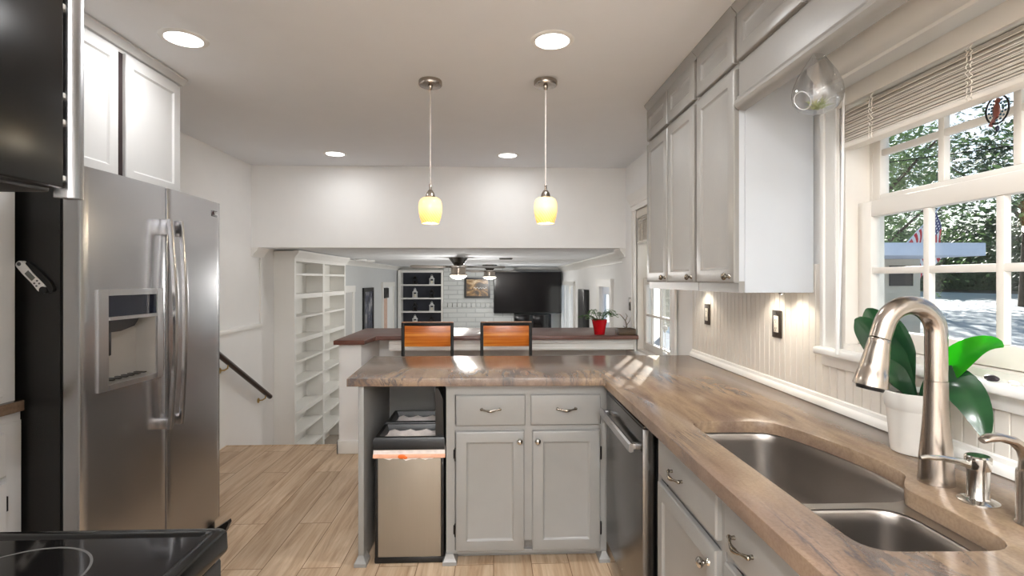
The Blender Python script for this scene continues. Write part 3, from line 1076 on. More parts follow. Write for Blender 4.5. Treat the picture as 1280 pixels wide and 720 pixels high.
m.lathe([(0.0205, 0), (0.0225, 0.004), (0.0225, 0.010), (0.025, 0.03), (0.029, 0.06), (0.030, 0.078), (0.0315, 0.080), (0.0355, 0.108), (0.036, 0.112), (0.030, 0.114)], tuple(e2), 32, tuple(down))
hd = m.build('spray_head', 'nickel', t)
m = MB()
m.lathe([(0.029, 0.1145), (0.027, 0.121), (0.004, 0.122)], tuple(e2), 28, tuple(down))
m.build('spray_face', 'black', hd)

sx, sy = 1.036, 1.059
t = thing('soap_dispenser', 'short nickel soap pump with a thin spout between the two faucets', 'soap dispenser', (sx, sy, Z))
m = MB()
m.lathe([(0.036, 0.0), (0.036, 0.003), (0.030, 0.006), (0.021, 0.008), (0.0195, 0.012), (0.0195, 0.070)], (sx, sy, Z), 32)
m.build('collar', 'chrome', t)
m = MB()
m.lathe([(0.0215, 0.070), (0.0225, 0.074), (0.0235, 0.090), (0.023, 0.096), (0.020, 0.099), (0.002, 0.100)], (sx, sy, Z), 32)
m.build('pump_head', 'chrome', t)
m = MB()
m.tube([(sx-0.015, sy, Z+0.078), (sx-0.04, sy, Z+0.086), (sx-0.08, sy, Z+0.094), (sx-0.115, sy, Z+0.097), (sx-0.128, sy, Z+0.095)], [0.0085, 0.0075, 0.006, 0.0048, 0.004], 14)
m.build('spout', 'chrome', t)

qx, qy = 1.042, 0.955
t = thing('filter_faucet', 'small nickel filter tap with a curved flat spout, nearest the camera', 'faucet', (qx, qy, Z))
m = MB()
m.lathe([(0.026, 0), (0.026, 0.004), (0.0235, 0.008), (0.0235, 0.10), (0.0225, 0.104)], (qx, qy, Z), 30)
m.build('body', 'nickel', t)
m = MB()
m.tube([(qx, qy, Z+0.104), (qx-0.002, qy, Z+0.125), (qx-0.014, qy, Z+0.146), (qx-0.038, qy, Z+0.163), (qx-0.066, qy, Z+0.170), (qx-0.088, qy, Z+0.169), (qx-0.100, qy, Z+0.164)], [0.0225, 0.020, 0.016, 0.012, 0.011, 0.011, 0.008], 18, squash=(1.0, 0.75))
m.build('spout', 'nickel', t)

# ------------------------------------------------------------------ orchid
px, py = 1.163, 1.372
t = thing('potted_orchid', 'orchid with broad green leaves in a white pot by the window', 'plant', (px, py, Z))
m = MB()
m.lathe([(0.052, 0.0), (0.056, 0.002), (0.0585, 0.02), (0.0665, 0.118), (0.0675, 0.121), (0.0695, 0.124), (0.0745, 0.160), (0.0745, 0.166), (0.0715, 0.168), (0.069, 0.164), (0.066, 0.14)], (px, py, Z), 44, cap1=False)
m.build('pot', 'ceramic', t)
m = MB()
m.lathe([(0.066, 0.150), (0.05, 0.156), (0.002, 0.158)], (px, py, Z), 28, cap0=False)
m.build('bark_mix', 'soil', t)
def strap_leaf(path, width, up, fold=0.25, n=18, w=9, tip=0.55):
    """broad leaf along a bezier path; cross section folded along the midrib"""
    P = [Vector(p) for p in path]
    def bez(s):
        if len(P) == 3:
            return P[0]*(1-s)**2+P[1]*2*s*(1-s)+P[2]*s*s
        return P[0]*(1-s)**3+P[1]*3*s*(1-s)**2+P[2]*3*s*s*(1-s)+P[3]*s**3
    rows_t, rows_b = [], []
    for k in range(n+1):
        s = k/n
        p = bez(s)
        tg = (bez(min(1, s+0.02))-bez(max(0, s-0.02))).normalized()
        side = tg.cross(Vector(up)).normalized()
        nrm = side.cross(tg).normalized()
        ww = width*max(0.03, (math.sin(PI*min(1, 0.10+0.9*s**0.9)))**tip) if s < 0.995 else width*0.1
        if s < 0.35:
            ww *= 0.45+0.55*(s/0.35)
        row, rb = [], []
        for j in range(w):
            q = -1+2*j/(w-1)
            lift = fold*ww*abs(q)**1.3
            row.append(p+side*(q*ww)+nrm*lift)
            rb.append(p+side*(q*ww)+nrm*(lift-0.0022*(1-q*q)-0.0004))
        rows_t.append(row); rows_b.append(rb)
    m = MB()
    m.loft([r_+b_[::-1] for r_, b_ in zip(rows_t, rows_b)])
    return m
base = (px, py, Z+0.150)
leafs = [
    ([(px-0.005, py, Z+0.15), (1.12, 1.40, 1.17), (1.055, 1.42, 1.265), (1.030, 1.425, 1.275)], 0.042, (-0.63, -0.75, 0.2), 'orchid'),
    ([(px-0.01, py+0.01, Z+0.15), (1.13, 1.42, 1.20), (1.095, 1.435, 1.28), (1.075, 1.44, 1.305)], 0.040, (-0.63, -0.75, 0.2), 'orchid'),
    ([(px-0.005, py+0.01, Z+0.15), (1.155, 1.41, 1.20), (1.135, 1.43, 1.27), (1.12, 1.44, 1.29)], 0.036, (-0.63, -0.75, 0.2), 'orchid'),
    ([(px-0.015, py-0.01, Z+0.15), (1.11, 1.37, 1.13), (1.07, 1.38, 1.155), (1.045, 1.385, 1.165)], 0.034, (-0.4, -0.6, 0.7), 'orchid'),
    ([(px+0.01, py-0.015, Z+0.155), (1.185, 1.30, 1.17), (1.195, 1.21, 1.245), (1.190, 1.155, 1.232)], 0.036, (-0.63, -0.6, 0.5), 'orchid_sunlit'),
    ([(px+0.005, py-0.02, Z+0.155), (1.178, 1.30, 1.165), (1.172, 1.205, 1.13), (1.165, 1.170, 1.01)], 0.044, (-0.75, -0.55, 0.45), 'orchid'),
]
for path, wd, up, mt in leafs:
    o = strap_leaf(path, wd, up).build('leaf', mt, t, smooth=60)
    if mt == 'orchid_sunlit':
        o['label'] = 'leaf with sunlight put into its bright green'

m = MB()
m.sphere((1.222, 1.216, 1.1475), 0.012, 10, 7, (0.9, 1.35, 0.68))
m.sphere((1.222, 1.205, 1.147), 0.009, 9, 6, (0.9, 1.0, 0.7))
tag(m.build('pebble', 'stone'), 'small dark pebble lying on the window sill right of the orchid', 'pebble')
m = MB()
m.sphere((1.222, 1.160, 1.1455), 0.010, 10, 7, (0.9, 1.1, 0.6))
tag(m.build('pebble', 'ivory'), 'small pale pebble on the window sill at the photo edge', 'pebble')

# ------------------------------------------------------------------ upper cabinets on the right
XU = 0.950                                        # face frame; doors stand 20 mm proud
UB, UT = 1.338, 2.43
def upper_unit(label, y0, y1, doors, small, zbot):
    t = thing('upper_cabinet', label, 'cabinet', (XU, y1, zbot), None)
    m = MB()
    m.box(XU, XR-0.012, y0, y1, zbot+0.045, CEIL-0.002)
    m.build('carcass', 'cab_panel', t, smooth=0)
    m = MB()
    m.box(XU-0.001, XU+0.02, y0, y1, zbot, zbot+0.0452)
    m.box(XU+0.02, XR-0.012, y1-0.018, y1, zbot, zbot+0.045)
    m.box(XU+0.02, XR-0.012, y0, y0+0.018, zbot, zbot+0.045)
    m.build('light_rail', 'cab_up', t, smooth=0)
    m = MB()
    ys = sorted(set([y0, y1]))
    m.box(XU-0.0015, XU, y0, y1, zbot+0.03, CEIL-0.003)
    m.build('face_frame', 'cab_up', t, smooth=0)
    for a, b, k in doors:
        d = front('door', FACE_NX, -b, -a, 1.377, 2.205, XU-0.0015, SHAKER, 'cab_up', t)
        knob(FACE_NX, k, XU-0.0215, 1.402, d, 'pewter')
    for a, b in small:
        front('small_door', FACE_NX, -b, -a, 2.228, 2.408, XU-0.0015, SHAKER, 'cab_up', t)
    m = MB()
    m.prism([(XU-0.002, 2.412), (XU-0.012, 2.412), (XU-0.014, 2.422), (XU-0.030, 2.438), (XU-0.034, 2.449), (XU-0.002, 2.449)], 'Y', y0, y1)
    m.build('crown', 'cab_up', t)
    return t
upper_unit('tall two-door greige upper cabinet farthest from the sink window', 2.338, 3.09,
           [(2.722, 3.078, -2.745), (2.352, 2.708, -2.375)], [(2.722, 3.078), (2.352, 2.708)], UB)
u = upper_unit('tall single-door greige upper cabinet beside the sink window, pale side panel showing', 1.95, 2.334,
           [(1.950, 2.318, -1.985)], [(1.955, 2.318)], UB)
m = MB()
m.box(XU+0.022, XR-0.013, 1.946, 1.9499, UB+0.001, CEIL-0.004)
m.build('side_panel', 'cab_panel', u, smooth=0)

t = thing('bridge_cabinet', 'greige cabinet bridging above the sink window with moulded valance', 'cabinet', (XU, 1.94, 2.04))
m = MB()
m.box(XU, XR-0.012, -0.5, 1.944, 2.205, CEIL-0.002)
m.build('carcass', 'cab_up', t, smooth=0)
for a, b in ((1.515, 1.935), (1.08, 1.50), (0.645, 1.065), (0.21, 0.63)):
    front('small_door', FACE_NX, -b, -a, 2.228, 2.408, XU, SHAKER, 'cab_up', t)
m = MB()
m.prism([(XU-0.002, 2.412), (XU-0.012, 2.412), (XU-0.014, 2.422), (XU-0.030, 2.438), (XU-0.034, 2.449), (XU-0.002, 2.449)], 'Y', -0.5, 1.944)
m.build('crown', 'cab_up', t)
m = MB()
m.box(XU-0.006, XU+0.014, -0.5, 1.938, 2.050, 2.215)
m.prism([(XU-0.006, 2.095), (XU-0.014, 2.092), (XU-0.016, 2.082), (XU-0.024, 2.075), (XU-0.026, 2.062), (XU-0.020, 2.052), (XU-0.012, 2.044), (XU+0.018, 2.040), (XU+0.018, 2.056), (XU-0.006, 2.056)], 'Y', -0.5, 1.938)
m.build('valance', 'cab_up', t)

# under-cabinet puck lights
def puck(x, y, label):
    t = thing('puck_light', label, 'light', (x, y, UB+0.045), 'under-cabinet puck lights')
    m = MB()
    m.lathe([(0.034, 0), (0.034, -0.010), (0.028, -0.013), (0.026, -0.013)], (x, y, UB+0.0448), 28, cap1=False)
    m.build('housing', 'chrome', t)
    m = MB()
    m.lathe([(0.001, -0.0125), (0.026, -0.0125)], (x, y, UB+0.0448), 28, cap0=False, cap1=False)
    m.build('lens', 'puck', t)
    ld = bpy.data.lights.new('puck_beam', 'SPOT')
    ld.energy = PUCK_W*6
    ld.spot_size = R(120)
    ld.spot_blend = 0.5
    ld.shadow_soft_size = 0.02
    ld.color = (1.0, 0.9, 0.76)
    lo = bpy.data.objects.new('puck_beam', ld)
    sc.collection.objects.link(lo)
    lo.location = (0, 0, -0.018)
    lo.parent = t
puck(1.16, 2.02, 'puck light under the cabinet edge nearest the sink window')
puck(1.17, 2.20, 'puck light under the cabinet, above the nearer outlet')
puck(1.17, 2.92, 'puck light under the cabinet, above the farther outlet')
m = MB()
m.box(1.10, 1.19, 1.955, 1.985, UB+0.012, UB+0.0445, 0.004)
m.cyl((1.13, 1.97, UB+0.012), (1.13, 1.97, UB-0.004), 0.016, 0.012, 16)
m.cyl((1.13, 1.97, UB-0.004), (1.13, 1.97, UB-0.008), 0.009, 0.009, 12)
tag(m.build('cabinet_fixture', 'chrome'), 'small clear fixture fixed under the end of the upper cabinet', 'fixture')

# ------------------------------------------------------------------ outlets
def outlet(y, z, label, x=XR-0.0105, sw=False):
    t = thing('wall_outlet' if not sw else 'light_switch', label, 'outlet' if not sw else 'light switch', (x, y, z), None)
    m = MB(Matrix.Translation((x, y, z)) @ FACE_NX)
    m.box(-0.036, 0.036, -0.006, 0, -0.060, 0.060, 0.003)
    for s in (-1, 1):
        m.cyl((0, -0.006, s*0.049), (0, -0.0075, s*0.049), 0.004, n=10)
    m.build('plate', 'bronze_plate', t)
    m = MB(Matrix.Translation((x, y, z)) @ FACE_NX)
    if sw:
        m.box(-0.008, 0.008, -0.012, -0.006, -0.016, 0.016, 0.002)
        m.build('toggle', 'iron', t)
    else:
        m.box(-0.017, 0.017, -0.010, -0.006, -0.036, 0.036, 0.003)
        m.build('receptacle', 'ivory', t)
        m = MB(Matrix.Translation((x, y, z)) @ FACE_NX)
        for s in (-1, 1):
            for d in (-0.005, 0.005):
                m.box(d-0.001, d+0.001, -0.0106, -0.0098, s*0.018-0.004, s*0.018+0.004)
            m.cyl((0, -0.0098, s*0.018-0.009), (0, -0.0106, s*0.018-0.009), 0.002, n=8)
        m.build('slots', 'iron', t)
outlet(2.934, 1.188, 'bronze outlet plate on the beadboard, farther from the window')
outlet(2.201, 1.195, 'bronze outlet plate on the beadboard, nearer the sink window')
outlet(4.66, 1.168, 'dark switch plate on the wall above the end of the wooden bar', XR-0.0005, True)

# ------------------------------------------------------------------ blinds
def blind(y0, y1, ztop, zbot, n, x, label, bottom_n):
    t = thing('window_blind', label, 'blind', (x, (y0+y1)/2, ztop))
    m = MB()
    m.box(x-0.026, x+0.024, y0, y1, ztop-0.045, ztop, 0.004)
    m.box(x-0.034, x-0.027, y0-0.002, y1+0.002, ztop-0.062, ztop-0.002, 0.003)
    m.build('headrail', 'slat', t)
    z = ztop-0.068
    zs = []
    span = (ztop-0.07)-(zbot+0.02)
    for k in range(n):
        u = k/(n-1)
        zs.append(ztop-0.07-span*(u**0.8))
    for k, z in enumerate(zs):
        m = MB()
        tilt = R(35+(k % 3)*3)
        c, s_ = math.cos(tilt), math.sin(tilt)
        prof = []
        for q, th in ((-0.025, 0), (-0.012, 0.0018), (0, 0.0024), (0.012, 0.0018), (0.025, 0)):
            prof.append((x+q*c-th*s_, z+q*s_+th*c))
        back = [(a, b-0.0026) for a, b in prof][::-1]
        m.prism(prof+back, 'Y', y0+0.004, y1-0.004)
        m.build('slat', 'slat', t)
    m = MB()
    m.box(x-0.025, x+0.025, y0+0.002, y1-0.002, zbot, zbot+0.016, 0.004)
    m.build('bottom_rail', 'slat', t)
    for yy in (y0+0.16, (y0+y1)/2, y1-0.16):
        m = MB()
        pts = []
        for k in range(28):
            u = k/27
            pts.append((x-0.027-0.002*math.sin(k*1.9), yy+0.004*math.sin(k*2.3), ztop-0.05-(ztop-0.05-zbot)*u))
        m.tube(pts, 0.0016, 6)
        m.tube([(p[0], p[1]+0.012, p[2]) for p in pts], 0.0013, 6)
        m.build('ladder_cord', 'slat', t)
    return t
b = blind(0.765, 1.776, 2.055, 1.848, 18, XR-0.004, 'cream slatted blind raised at the top of the sink window', 8)
m = MB()
m.tube([(XR-0.050, 1.722, 2.03), (XR-0.050, 1.730, 1.6), (XR-0.060, 1.736, 1.20), (XR-0.062, 1.738, 1.13)], [0.0045, 0.0045, 0.0045, 0.006], 10)
m.build('tilt_wand', 'white_plastic', b)
b2 = blind(3.56, 4.40, 1.985, 1.705, 14, XR+0.016, 'white slatted blind raised on the far window past the upper cabinets', 6)

# hanging ornaments at the windows
t = thing('window_ornament', 'white hanging bird ornament on a chain before the far window', 'ornament', (XR-0.03, 3.62, 1.70))
m = MB()
m.tube([(XR-0.030, 3.62, 1.70), (XR-0.030, 3.62, 0.86)], 0.0018, 6)
m.build('cord', 'white_plastic', t)
for zc in (1.04, 0.85):
    m = MB()
    m.sphere((XR-0.030, 3.62, zc), 0.020, 12, 8, (0.6, 0.9, 1.5))
    m.sphere((XR-0.030, 3.62, zc+0.036), 0.012, 10, 7, (0.8, 1, 1))
    for s in (-1, 1):
        m.sphere((XR-0.030, 3.62+s*0.030, zc+0.008), 0.024, 10, 7, (0.25, 1.0, 0.6))
    m.build('charm', 'lantern_white', t)

t = thing('suncatcher', 'round coloured glass suncatcher with a brown bird hanging in the sink window', 'ornament', (XR+0.03, 1.262, 1.90))
m = MB()
cy_, cz_ = 1.262, 1.823
m.tube([(XR+0.030, cy_+0.030*math.cos(2*PI*k/24), cz_+0.036*math.sin(2*PI*k/24)) for k in range(25)], 0.0022, 8)
m.tube([(XR+0.030, cy_, cz_+0.036), (XR+0.030, cy_-0.003, 1.86+0.02)], 0.0009, 6)
m.build('ring', 'iron', t)
m = MB()
m.sphere((XR+0.030, cy_+0.002, cz_-0.002), 0.013, 12, 8, (0.3, 0.8, 1.7))
m.sphere((XR+0.030, cy_-0.001, cz_+0.022), 0.008, 10, 7, (0.4, 1, 1))
m.prism([(cy_-0.002, cz_-0.015), (cy_+0.008, cz_-0.018), (cy_+0.022, cz_-0.036), (cy_+0.016, cz_-0.040)], 'X', XR+0.027, XR+0.033)
m.build('bird', plain('brown_glass', (96, 44, 30), 0.3), t)
m = MB()
for k in range(14):
    a = 2*PI*k/14
    for rr in (0.74, 0.5):
        m.sphere((XR+0.030, cy_+0.030*rr*math.cos(a+rr), cz_+0.036*rr*math.sin(a+rr)), 0.0032, 6, 5, (0.5, 1, 1))
m.build('beads', plain('blue_green_bead', (40, 70, 84), 0.15), t)
m = MB()
m.sphere((XR+0.030, cy_, cz_-0.048), 0.005, 8, 6, (1, 1, 1.6))
m.build('drop', plain('dark_bead', (34, 38, 54), 0.15), t)

# ------------------------------------------------------------------ glass terrarium
hx, hy, hz = 0.945, 1.462, 1.975
t = thing('glass_terrarium', 'clear teardrop glass terrarium hanging from the valance by the window', 'terrarium', (hx, hy, 2.06))
m = MB()
prof = [(0.002, 0.098), (0.006, 0.088), (0.016, 0.068), (0.034, 0.040), (0.052, 0.010), (0.064, -0.020), (0.068, -0.045), (0.064, -0.068), (0.050, -0.088), (0.028, -0.098), (0.002, -0.101)]
import bisect
n = 48
hole_dir = Vector((-0.82, -0.20, -0.48)).normalized()
bm_l = [[Vector((hx+r*math.cos(2*PI*j/n), hy+r*math.sin(2*PI*j/n), hz+z)) for j in range(n)] for r, z in prof]
# refine the outline
fine = []
for k in range(len(prof)-1):
    for s_ in range(4):
        u_ = s_/4
        fine.append((prof[k][0]*(1-u_)+prof[k+1][0]*u_, prof[k][1]*(1-u_)+prof[k+1][1]*u_))
fine.append(prof[-1])
hc = Vector((hx, hy, hz-0.038)) + hole_dir*0.066
vs, fs = [], []
for r, z in fine:
    for j in range(n):
        vs.append(Vector((hx+r*math.cos(2*PI*j/n), hy+r*math.sin(2*PI*j/n), hz+z)))
for k in range(len(fine)-1):
    for j in range(n):
        q = (k*n+j, k*n+(j+1) % n, (k+1)*n+(j+1) % n, (k+1)*n+j)
        cen = (vs[q[0]]+vs[q[1]]+vs[q[2]]+vs[q[3]])/4
        if (cen-hc).length > 0.026:
            fs.append(q)
m.add(vs, fs)
m.build('globe', 'globe', t, smooth=80)
m = MB()
u1 = hole_dir.orthogonal().normalized(); u2 = hole_dir.cross(u1)
m.tube([hc - hole_dir*0.004 + u1*0.0265*math.cos(2*PI*k/28) + u2*0.0265*math.sin(2*PI*k/28) for k in range(29)], 0.0018, 8)
m.build('rim', plain('glass_lip', (214, 216, 218), 0.08, 0.3), t)
m = MB()
m.tube([(hx, hy, hz+0.097), (hx-0.004, hy, hz+0.103), (hx, hy, hz+0.108), (hx-0.002, hy, 2.0395+0.036)], 0.0014, 8)
m.build('hook', 'chrome', t)
m = MB()
random.seed(3)
for k in range(46):
    a = random.uniform(0, 2*PI); el = random.uniform(0.15, 1.4); L = random.uniform(0.018, 0.04)
    b0 = Vector((hx+random.uniform(-0.012, 0.012), hy-0.006+random.uniform(-0.012, 0.012), hz-0.088))
    d0 = Vector((math.cos(a)*math.cos(el), math.sin(a)*math.cos(el), math.sin(el)))
    m.tube([b0, b0+d0*L*0.6, b0+d0*L+Vector((math.cos(a)*0.006, math.sin(a)*0.006, -0.002))], [0.0016, 0.0013, 0.0003], 5)
m.build('air_plant', 'airplant', t)

# ------------------------------------------------------------------ refrigerator
t = thing('refrigerator', 'stainless side-by-side refrigerator with black sides and ice dispenser', 'refrigerator', (-1.85, 2.36, 0))
FY0, FY1, FS = 1.885, 2.825, 2.345               # near side, far side, door seam
m = MB()
m.box(-2.16, -1.552, FY0+0.006, FY1-0.006, 0.03, 1.775, 0.006)
m.build('case', 'black_tex', t)
m = MB()
m.box(-1.551, -1.536, FY0+0.012, FY1-0.012, 0.12, 1.775)
m.build('gasket', 'black', t, smooth=0)
mid = (FY0+FY1)/2
def fx_(y):
    u = (y-mid)/((FY1-FY0)/2)
    return -1.478 + 0.016*(1-u*u)
def door_prof(y0, y1, n=14):
    p = []
    e = 0.008
    p.append((fx_(y0)-0.010, y0))
    p.append((fx_(y0)-0.003, y0+e*0.3))
    for k in range(n+1):
        y = y0+e+(y1-y0-2*e)*k/n
        p.append((fx_(y), y))
    p.append((fx_(y1)-0.003, y1-e*0.3))
    p.append((fx_(y1)-0.010, y1))
    return p + [(-1.536, y1), (-1.536, y0)]
DZ0, DZ1 = 0.115, 1.80
cav = (2.003, 2.270, 0.986, 1.235)
m = MB()
m.prism(door_prof(FY0, FS-0.003), 'Z', DZ0, cav[2])
m.prism(door_prof(FY0, FS-0.003), 'Z', cav[3], DZ1)
def part_prof(y0, y1, round0, round1):
    p = []
    n = 8
    if round0:
        p += [(fx_(y0)-0.010, y0), (fx_(y0)-0.003, y0+0.0024)]
    for k in range(n+1):
        y = y0+(0.008 if round0 else 0)+(y1-y0-(0.008 if round0 else 0)-(0.008 if round1 else 0))*k/n
        p.append((fx_(y), y))
    if round1:
        p += [(fx_(y1)-0.003, y1-0.0024), (fx_(y1)-0.010, y1)]
    return p + [(-1.536, y1), (-1.536, y0)]
m.prism(part_prof(FY0, cav[0], True, False), 'Z', cav[2], cav[3])
m.prism(part_prof(cav[1], FS-0.003, False, True), 'Z', cav[2], cav[3])
fd = m.build('freezer_door', 'steel', t, smooth=30)
m = MB()
m.prism(door_prof(FS+0.003, FY1), 'Z', DZ0, DZ1)
rd = m.build('fridge_door', 'steel', t, smooth=30)
# dispenser
disp = bpy.data.objects.new('ice_dispenser', None)
m = MB()
xo = -1.460
def fr(y0, y1, z0, z1, d=0.008):
    m.prism([(fx_(y0)-0.002, y0), (fx_(y0)+d, y0+0.002), (fx_((y0+y1)/2)+d, (y0+y1)/2), (fx_(y1)+d, y1-0.002), (fx_(y1)-0.002, y1)], 'Z', z0, z1)
fr(1.955, 2.003, 0.966, 1.352)
fr(2.270, 2.312, 0.966, 1.352)
fr(2.003, 2.270, 1.328, 1.352)
fr(2.003, 2.270, 1.233, 1.246, 0.010)
fr(2.003, 2.270, 0.966, 0.986)
df = m.build('dispenser_frame', brushed('dispenser_steel', (200, 201, 202), 0.3), fd)
m = MB()
m.prism([(fx_(2.003), 2.003), (fx_(2.003)+0.004, 2.003), (fx_(2.13)+0.004, 2.136), (fx_(2.270)+0.004, 2.270), (fx_(2.270), 2.270)], 'Z', 1.246, 1.328)
m.build('display', plain('display_glass', (24, 28, 42), 0.08), fd)
m = MB()
c = cav
xb = -1.532
m.add([(fx_(c[0]), c[0], c[2]), (fx_(c[1]), c[1], c[2]), (fx_(c[1]), c[1], c[3]), (fx_(c[0]), c[0], c[3]),
       (xb, c[0]+0.02, c[2]+0.012), (xb, c[1]-0.02, c[2]+0.012), (xb, c[1]-0.02, c[3]), (xb, c[0]+0.02, c[3])],
      [(4, 5, 6, 7), (0, 1, 5, 4), (1, 2, 6, 5), (3, 0, 4, 7), (2, 3, 7, 6)])
m.build('dispenser_recess', plain('silver_liner', (168, 164, 158), 0.35, 0.4), fd, smooth=0, solid=False)
m = MB()
m.prism([(2.03, 1.232), (2.20, 1.232), (2.17, 1.20), (2.09, 1.185), (2.03, 1.185)], 'X', -1.528, -1.482)
m.box(-1.526, -1.505, 2.045, 2.075, 1.09, 1.186, 0.004)
m.build('dispenser_spout', 'black', fd)
m = MB()
for k in range(6):
    m.box(-1.515, -1.470, 2.03+0.036*k, 2.045+0.036*k, 0.998, 1.003)
m.build('drip_grille', 'steel_dark', fd)
def fridge_handle(y, parent, lean):
    m = MB()
    zt, zb = 1.655, 0.735
    x0 = fx_(y)
    loops = []
    for k in range(21):
        u = k/20
        z = zb+(zt-zb)*u
        bow = 0.042+0.022*math.sin(PI*u)
        cx = x0+bow
        cy = y + lean*math.sin(PI*u)*0.006
        loops.append([(cx-0.008, cy-0.013, z), (cx+0.004, cy-0.013, z), (cx+0.009, cy-0.006, z), (cx+0.009, cy+0.006, z), (cx+0.004, cy+0.013, z), (cx-0.008, cy+0.013, z)])
    m.loft(loops)
    for z0, z1 in ((zb, zb+0.045), (zt-0.07, zt)):
        m.box(x0-0.004, x0+0.042, y-0.012, y+0.012, z0, z1, 0.003)
    return m.build('handle', 'steel', parent)
fridge_handle(FS-0.040, fd, 1)
fridge_handle(FS+0.042, rd, -1)
m = MB()
m.box(-1.60, -1.500, FY0+0.01, FY1-0.01, 0.012, 0.108, 0.004)
for k in range(9):
    m.box(-1.501, -1.497, FY0+0.03, FY1-0.03, 0.022+0.009*k, 0.026+0.009*k)
m.build('grille', 'black', t)
m = MB()
m.prism([(-1.50, 0.05), (-1.42, 0.10), (-1.415, 0.085), (-1.44, 0.03), (-1.50, 0.012)], 'Y', FY1-0.04, FY1-0.004)
m.prism([(-1.50, 0.05), (-1.42, 0.10), (-1.415, 0.085), (-1.44, 0.03), (-1.50, 0.012)], 'Y', FY0+0.004, FY0+0.04)
m.build('hinge_cover', 'black', t)
m = MB()
m.box(-1.60, -1.49, FY0+0.01, FY0+0.10, 1.776, 1.799, 0.004)
m.box(-1.60, -1.49, FY1-0.10, FY1-0.01, 1.776, 1.799, 0.004)
m.build('top_hinge', 'black', t)
# badge with the letters on it
bx = fx_(2.755)
m = MB()
m.box(bx-0.002, bx+0.003, 2.728, 2.782, 1.722, 1.754, 0.001)
bd = m.build('badge', 'steel_dark', rd)
m = MB()
m.cyl((bx+0.003, 2.742, 1.738), (bx+0.0042, 2.742, 1.738), 0.010, n=24)
m.build('badge_disc', plain('badge_red', (70, 30, 34), 0.3), bd)
def text(s, size, M_, mat, parent, name, ext=0.0006):
    cu = bpy.data.curves.new(name, 'FONT')
    cu.body = s
    cu.size = size
    cu.extrude = ext
    cu.align_x = 'CENTER'
    cu.align_y = 'CENTER'
    cu.materials.append(K[mat])
    tmp = bpy.data.objects.new(name, cu)
    sc.collection.objects.link(tmp)
    dg = bpy.context.evaluated_depsgraph_get()
    me = bpy.data.meshes.new_from_object(tmp.evaluated_get(dg))
    bpy.data.objects.remove(tmp)
    o = bpy.data.objects.new(name, me)
    sc.collection.objects.link(o)
    o.parent = parent
    top = parent
    while top.parent is not None:
        top = top.parent
    o.matrix_local = Matrix.Translation(-Vector(top.location)) @ M_
    return o
RX = Matrix.Rotation(PI/2, 4, 'Z') @ Matrix.Rotation(PI/2, 4, 'X')
text('LG', 0.022, Matrix.Translation((bx+0.0042, 2.767, 1.738)) @ RX, 'white_plastic', bd, 'badge_letters')

# thermometer stuck to the side of the fridge
t = thing('cooking_thermometer', 'white and black folding thermometer stuck on the black refrigerator side', 'thermometer', (-1.64, FY0, 1.40))
A = Matrix.Translation((-1.638, FY0+0.006, 1.400)) @ Matrix.Rotation(R(47), 4, 'Y')
m = MB(A)
m.loft([[(x, y, z) for x, z in rounded([(-0.070, -0.012), (-0.02, -0.015), (0.02, -0.014), (0.062, -0.018), (0.062, 0.014), (0.0, 0.012), (-0.04, 0.016), (-0.070, 0.014)], 0.012, 3)] for y in (-0.018, -0.001)])
m.build('body', 'white_plastic', t)
m = MB(A)
m.loft([[(x, y, z) for x, z in rounded([(-0.050, 0.016), (0.0, 0.013), (0.060, 0.014), (0.085, 0.004), (0.088, 0.022), (0.060, 0.034), (0.0, 0.034), (-0.050, 0.026)], 0.010, 3)] for y in (-0.015, -0.001)])
m.cyl((0.064, -0.020, -0.002), (0.064, -0.001, -0.002), 0.013, n=20)
m.build('probe_sheath', 'black', t)
m = MB(A)
m.box(-0.022, 0.014, -0.0192, -0.0178, -0.008, 0.009, 0.0005)
m.build('display', plain('lcd_grey', (104, 108, 104), 0.3), t)
m = MB(A)
for a_, b_ in ((0.026, -0.007), (0.026, 0.006), (0.038, -0.008), (0.038, 0.005)):
    m.cyl((a_, -0.0195, b_), (a_, -0.0178, b_), 0.0034, n=10)
m.cyl((-0.060, -0.0188, 0.001), (-0.060, -0.0178, 0.001), 0.007, n=14)
m.build('buttons', plain('grey_button', (96, 98, 100), 0.4), t)

# cabinet above the fridge
t = thing('over_fridge_cabinet', 'white two-door cabinet above the stainless refrigerator', 'cabinet', (-1.95, 2.4, 1.83))
m = MB()
m.box(XL+0.002, -1.655, 1.86, 2.742, 1.825, 2.412)
m.build('carcass', 'cab_white', t, smooth=0)
XC = -1.655
m = MB()
m.box(XC, XC+0.004, 2.300, 2.340, 1.83, 2.395)
m.build('door_gap', plain('dark_cabinet_inside', (36, 20, 20), 0.7), t, smooth=0)
WH = [(0, 0), (0, 0.014), (0.002, 0.018), (0.050, 0.018), (0.053, 0.014), (0.058, 0.010)]
front('door', FACE_PX, 1.88, 2.296, 1.83, 2.398, -XC, WH, 'cab_white', t)
front('door', FACE_PX, 2.342, 2.738, 1.83, 2.398, -XC, WH, 'cab_white', t)
m = MB()
m.prism([(XC-0.2, 2.412), (XC+0.016, 2.412), (XC+0.020, 2.417), (XC+0.034, 2.432), (XC+0.040, 2.436), (XC+0.040, 2.446), (XC-0.2, 2.446)], 'Y', 1.86, 2.768)
m.build('crown', 'cab_white', t)

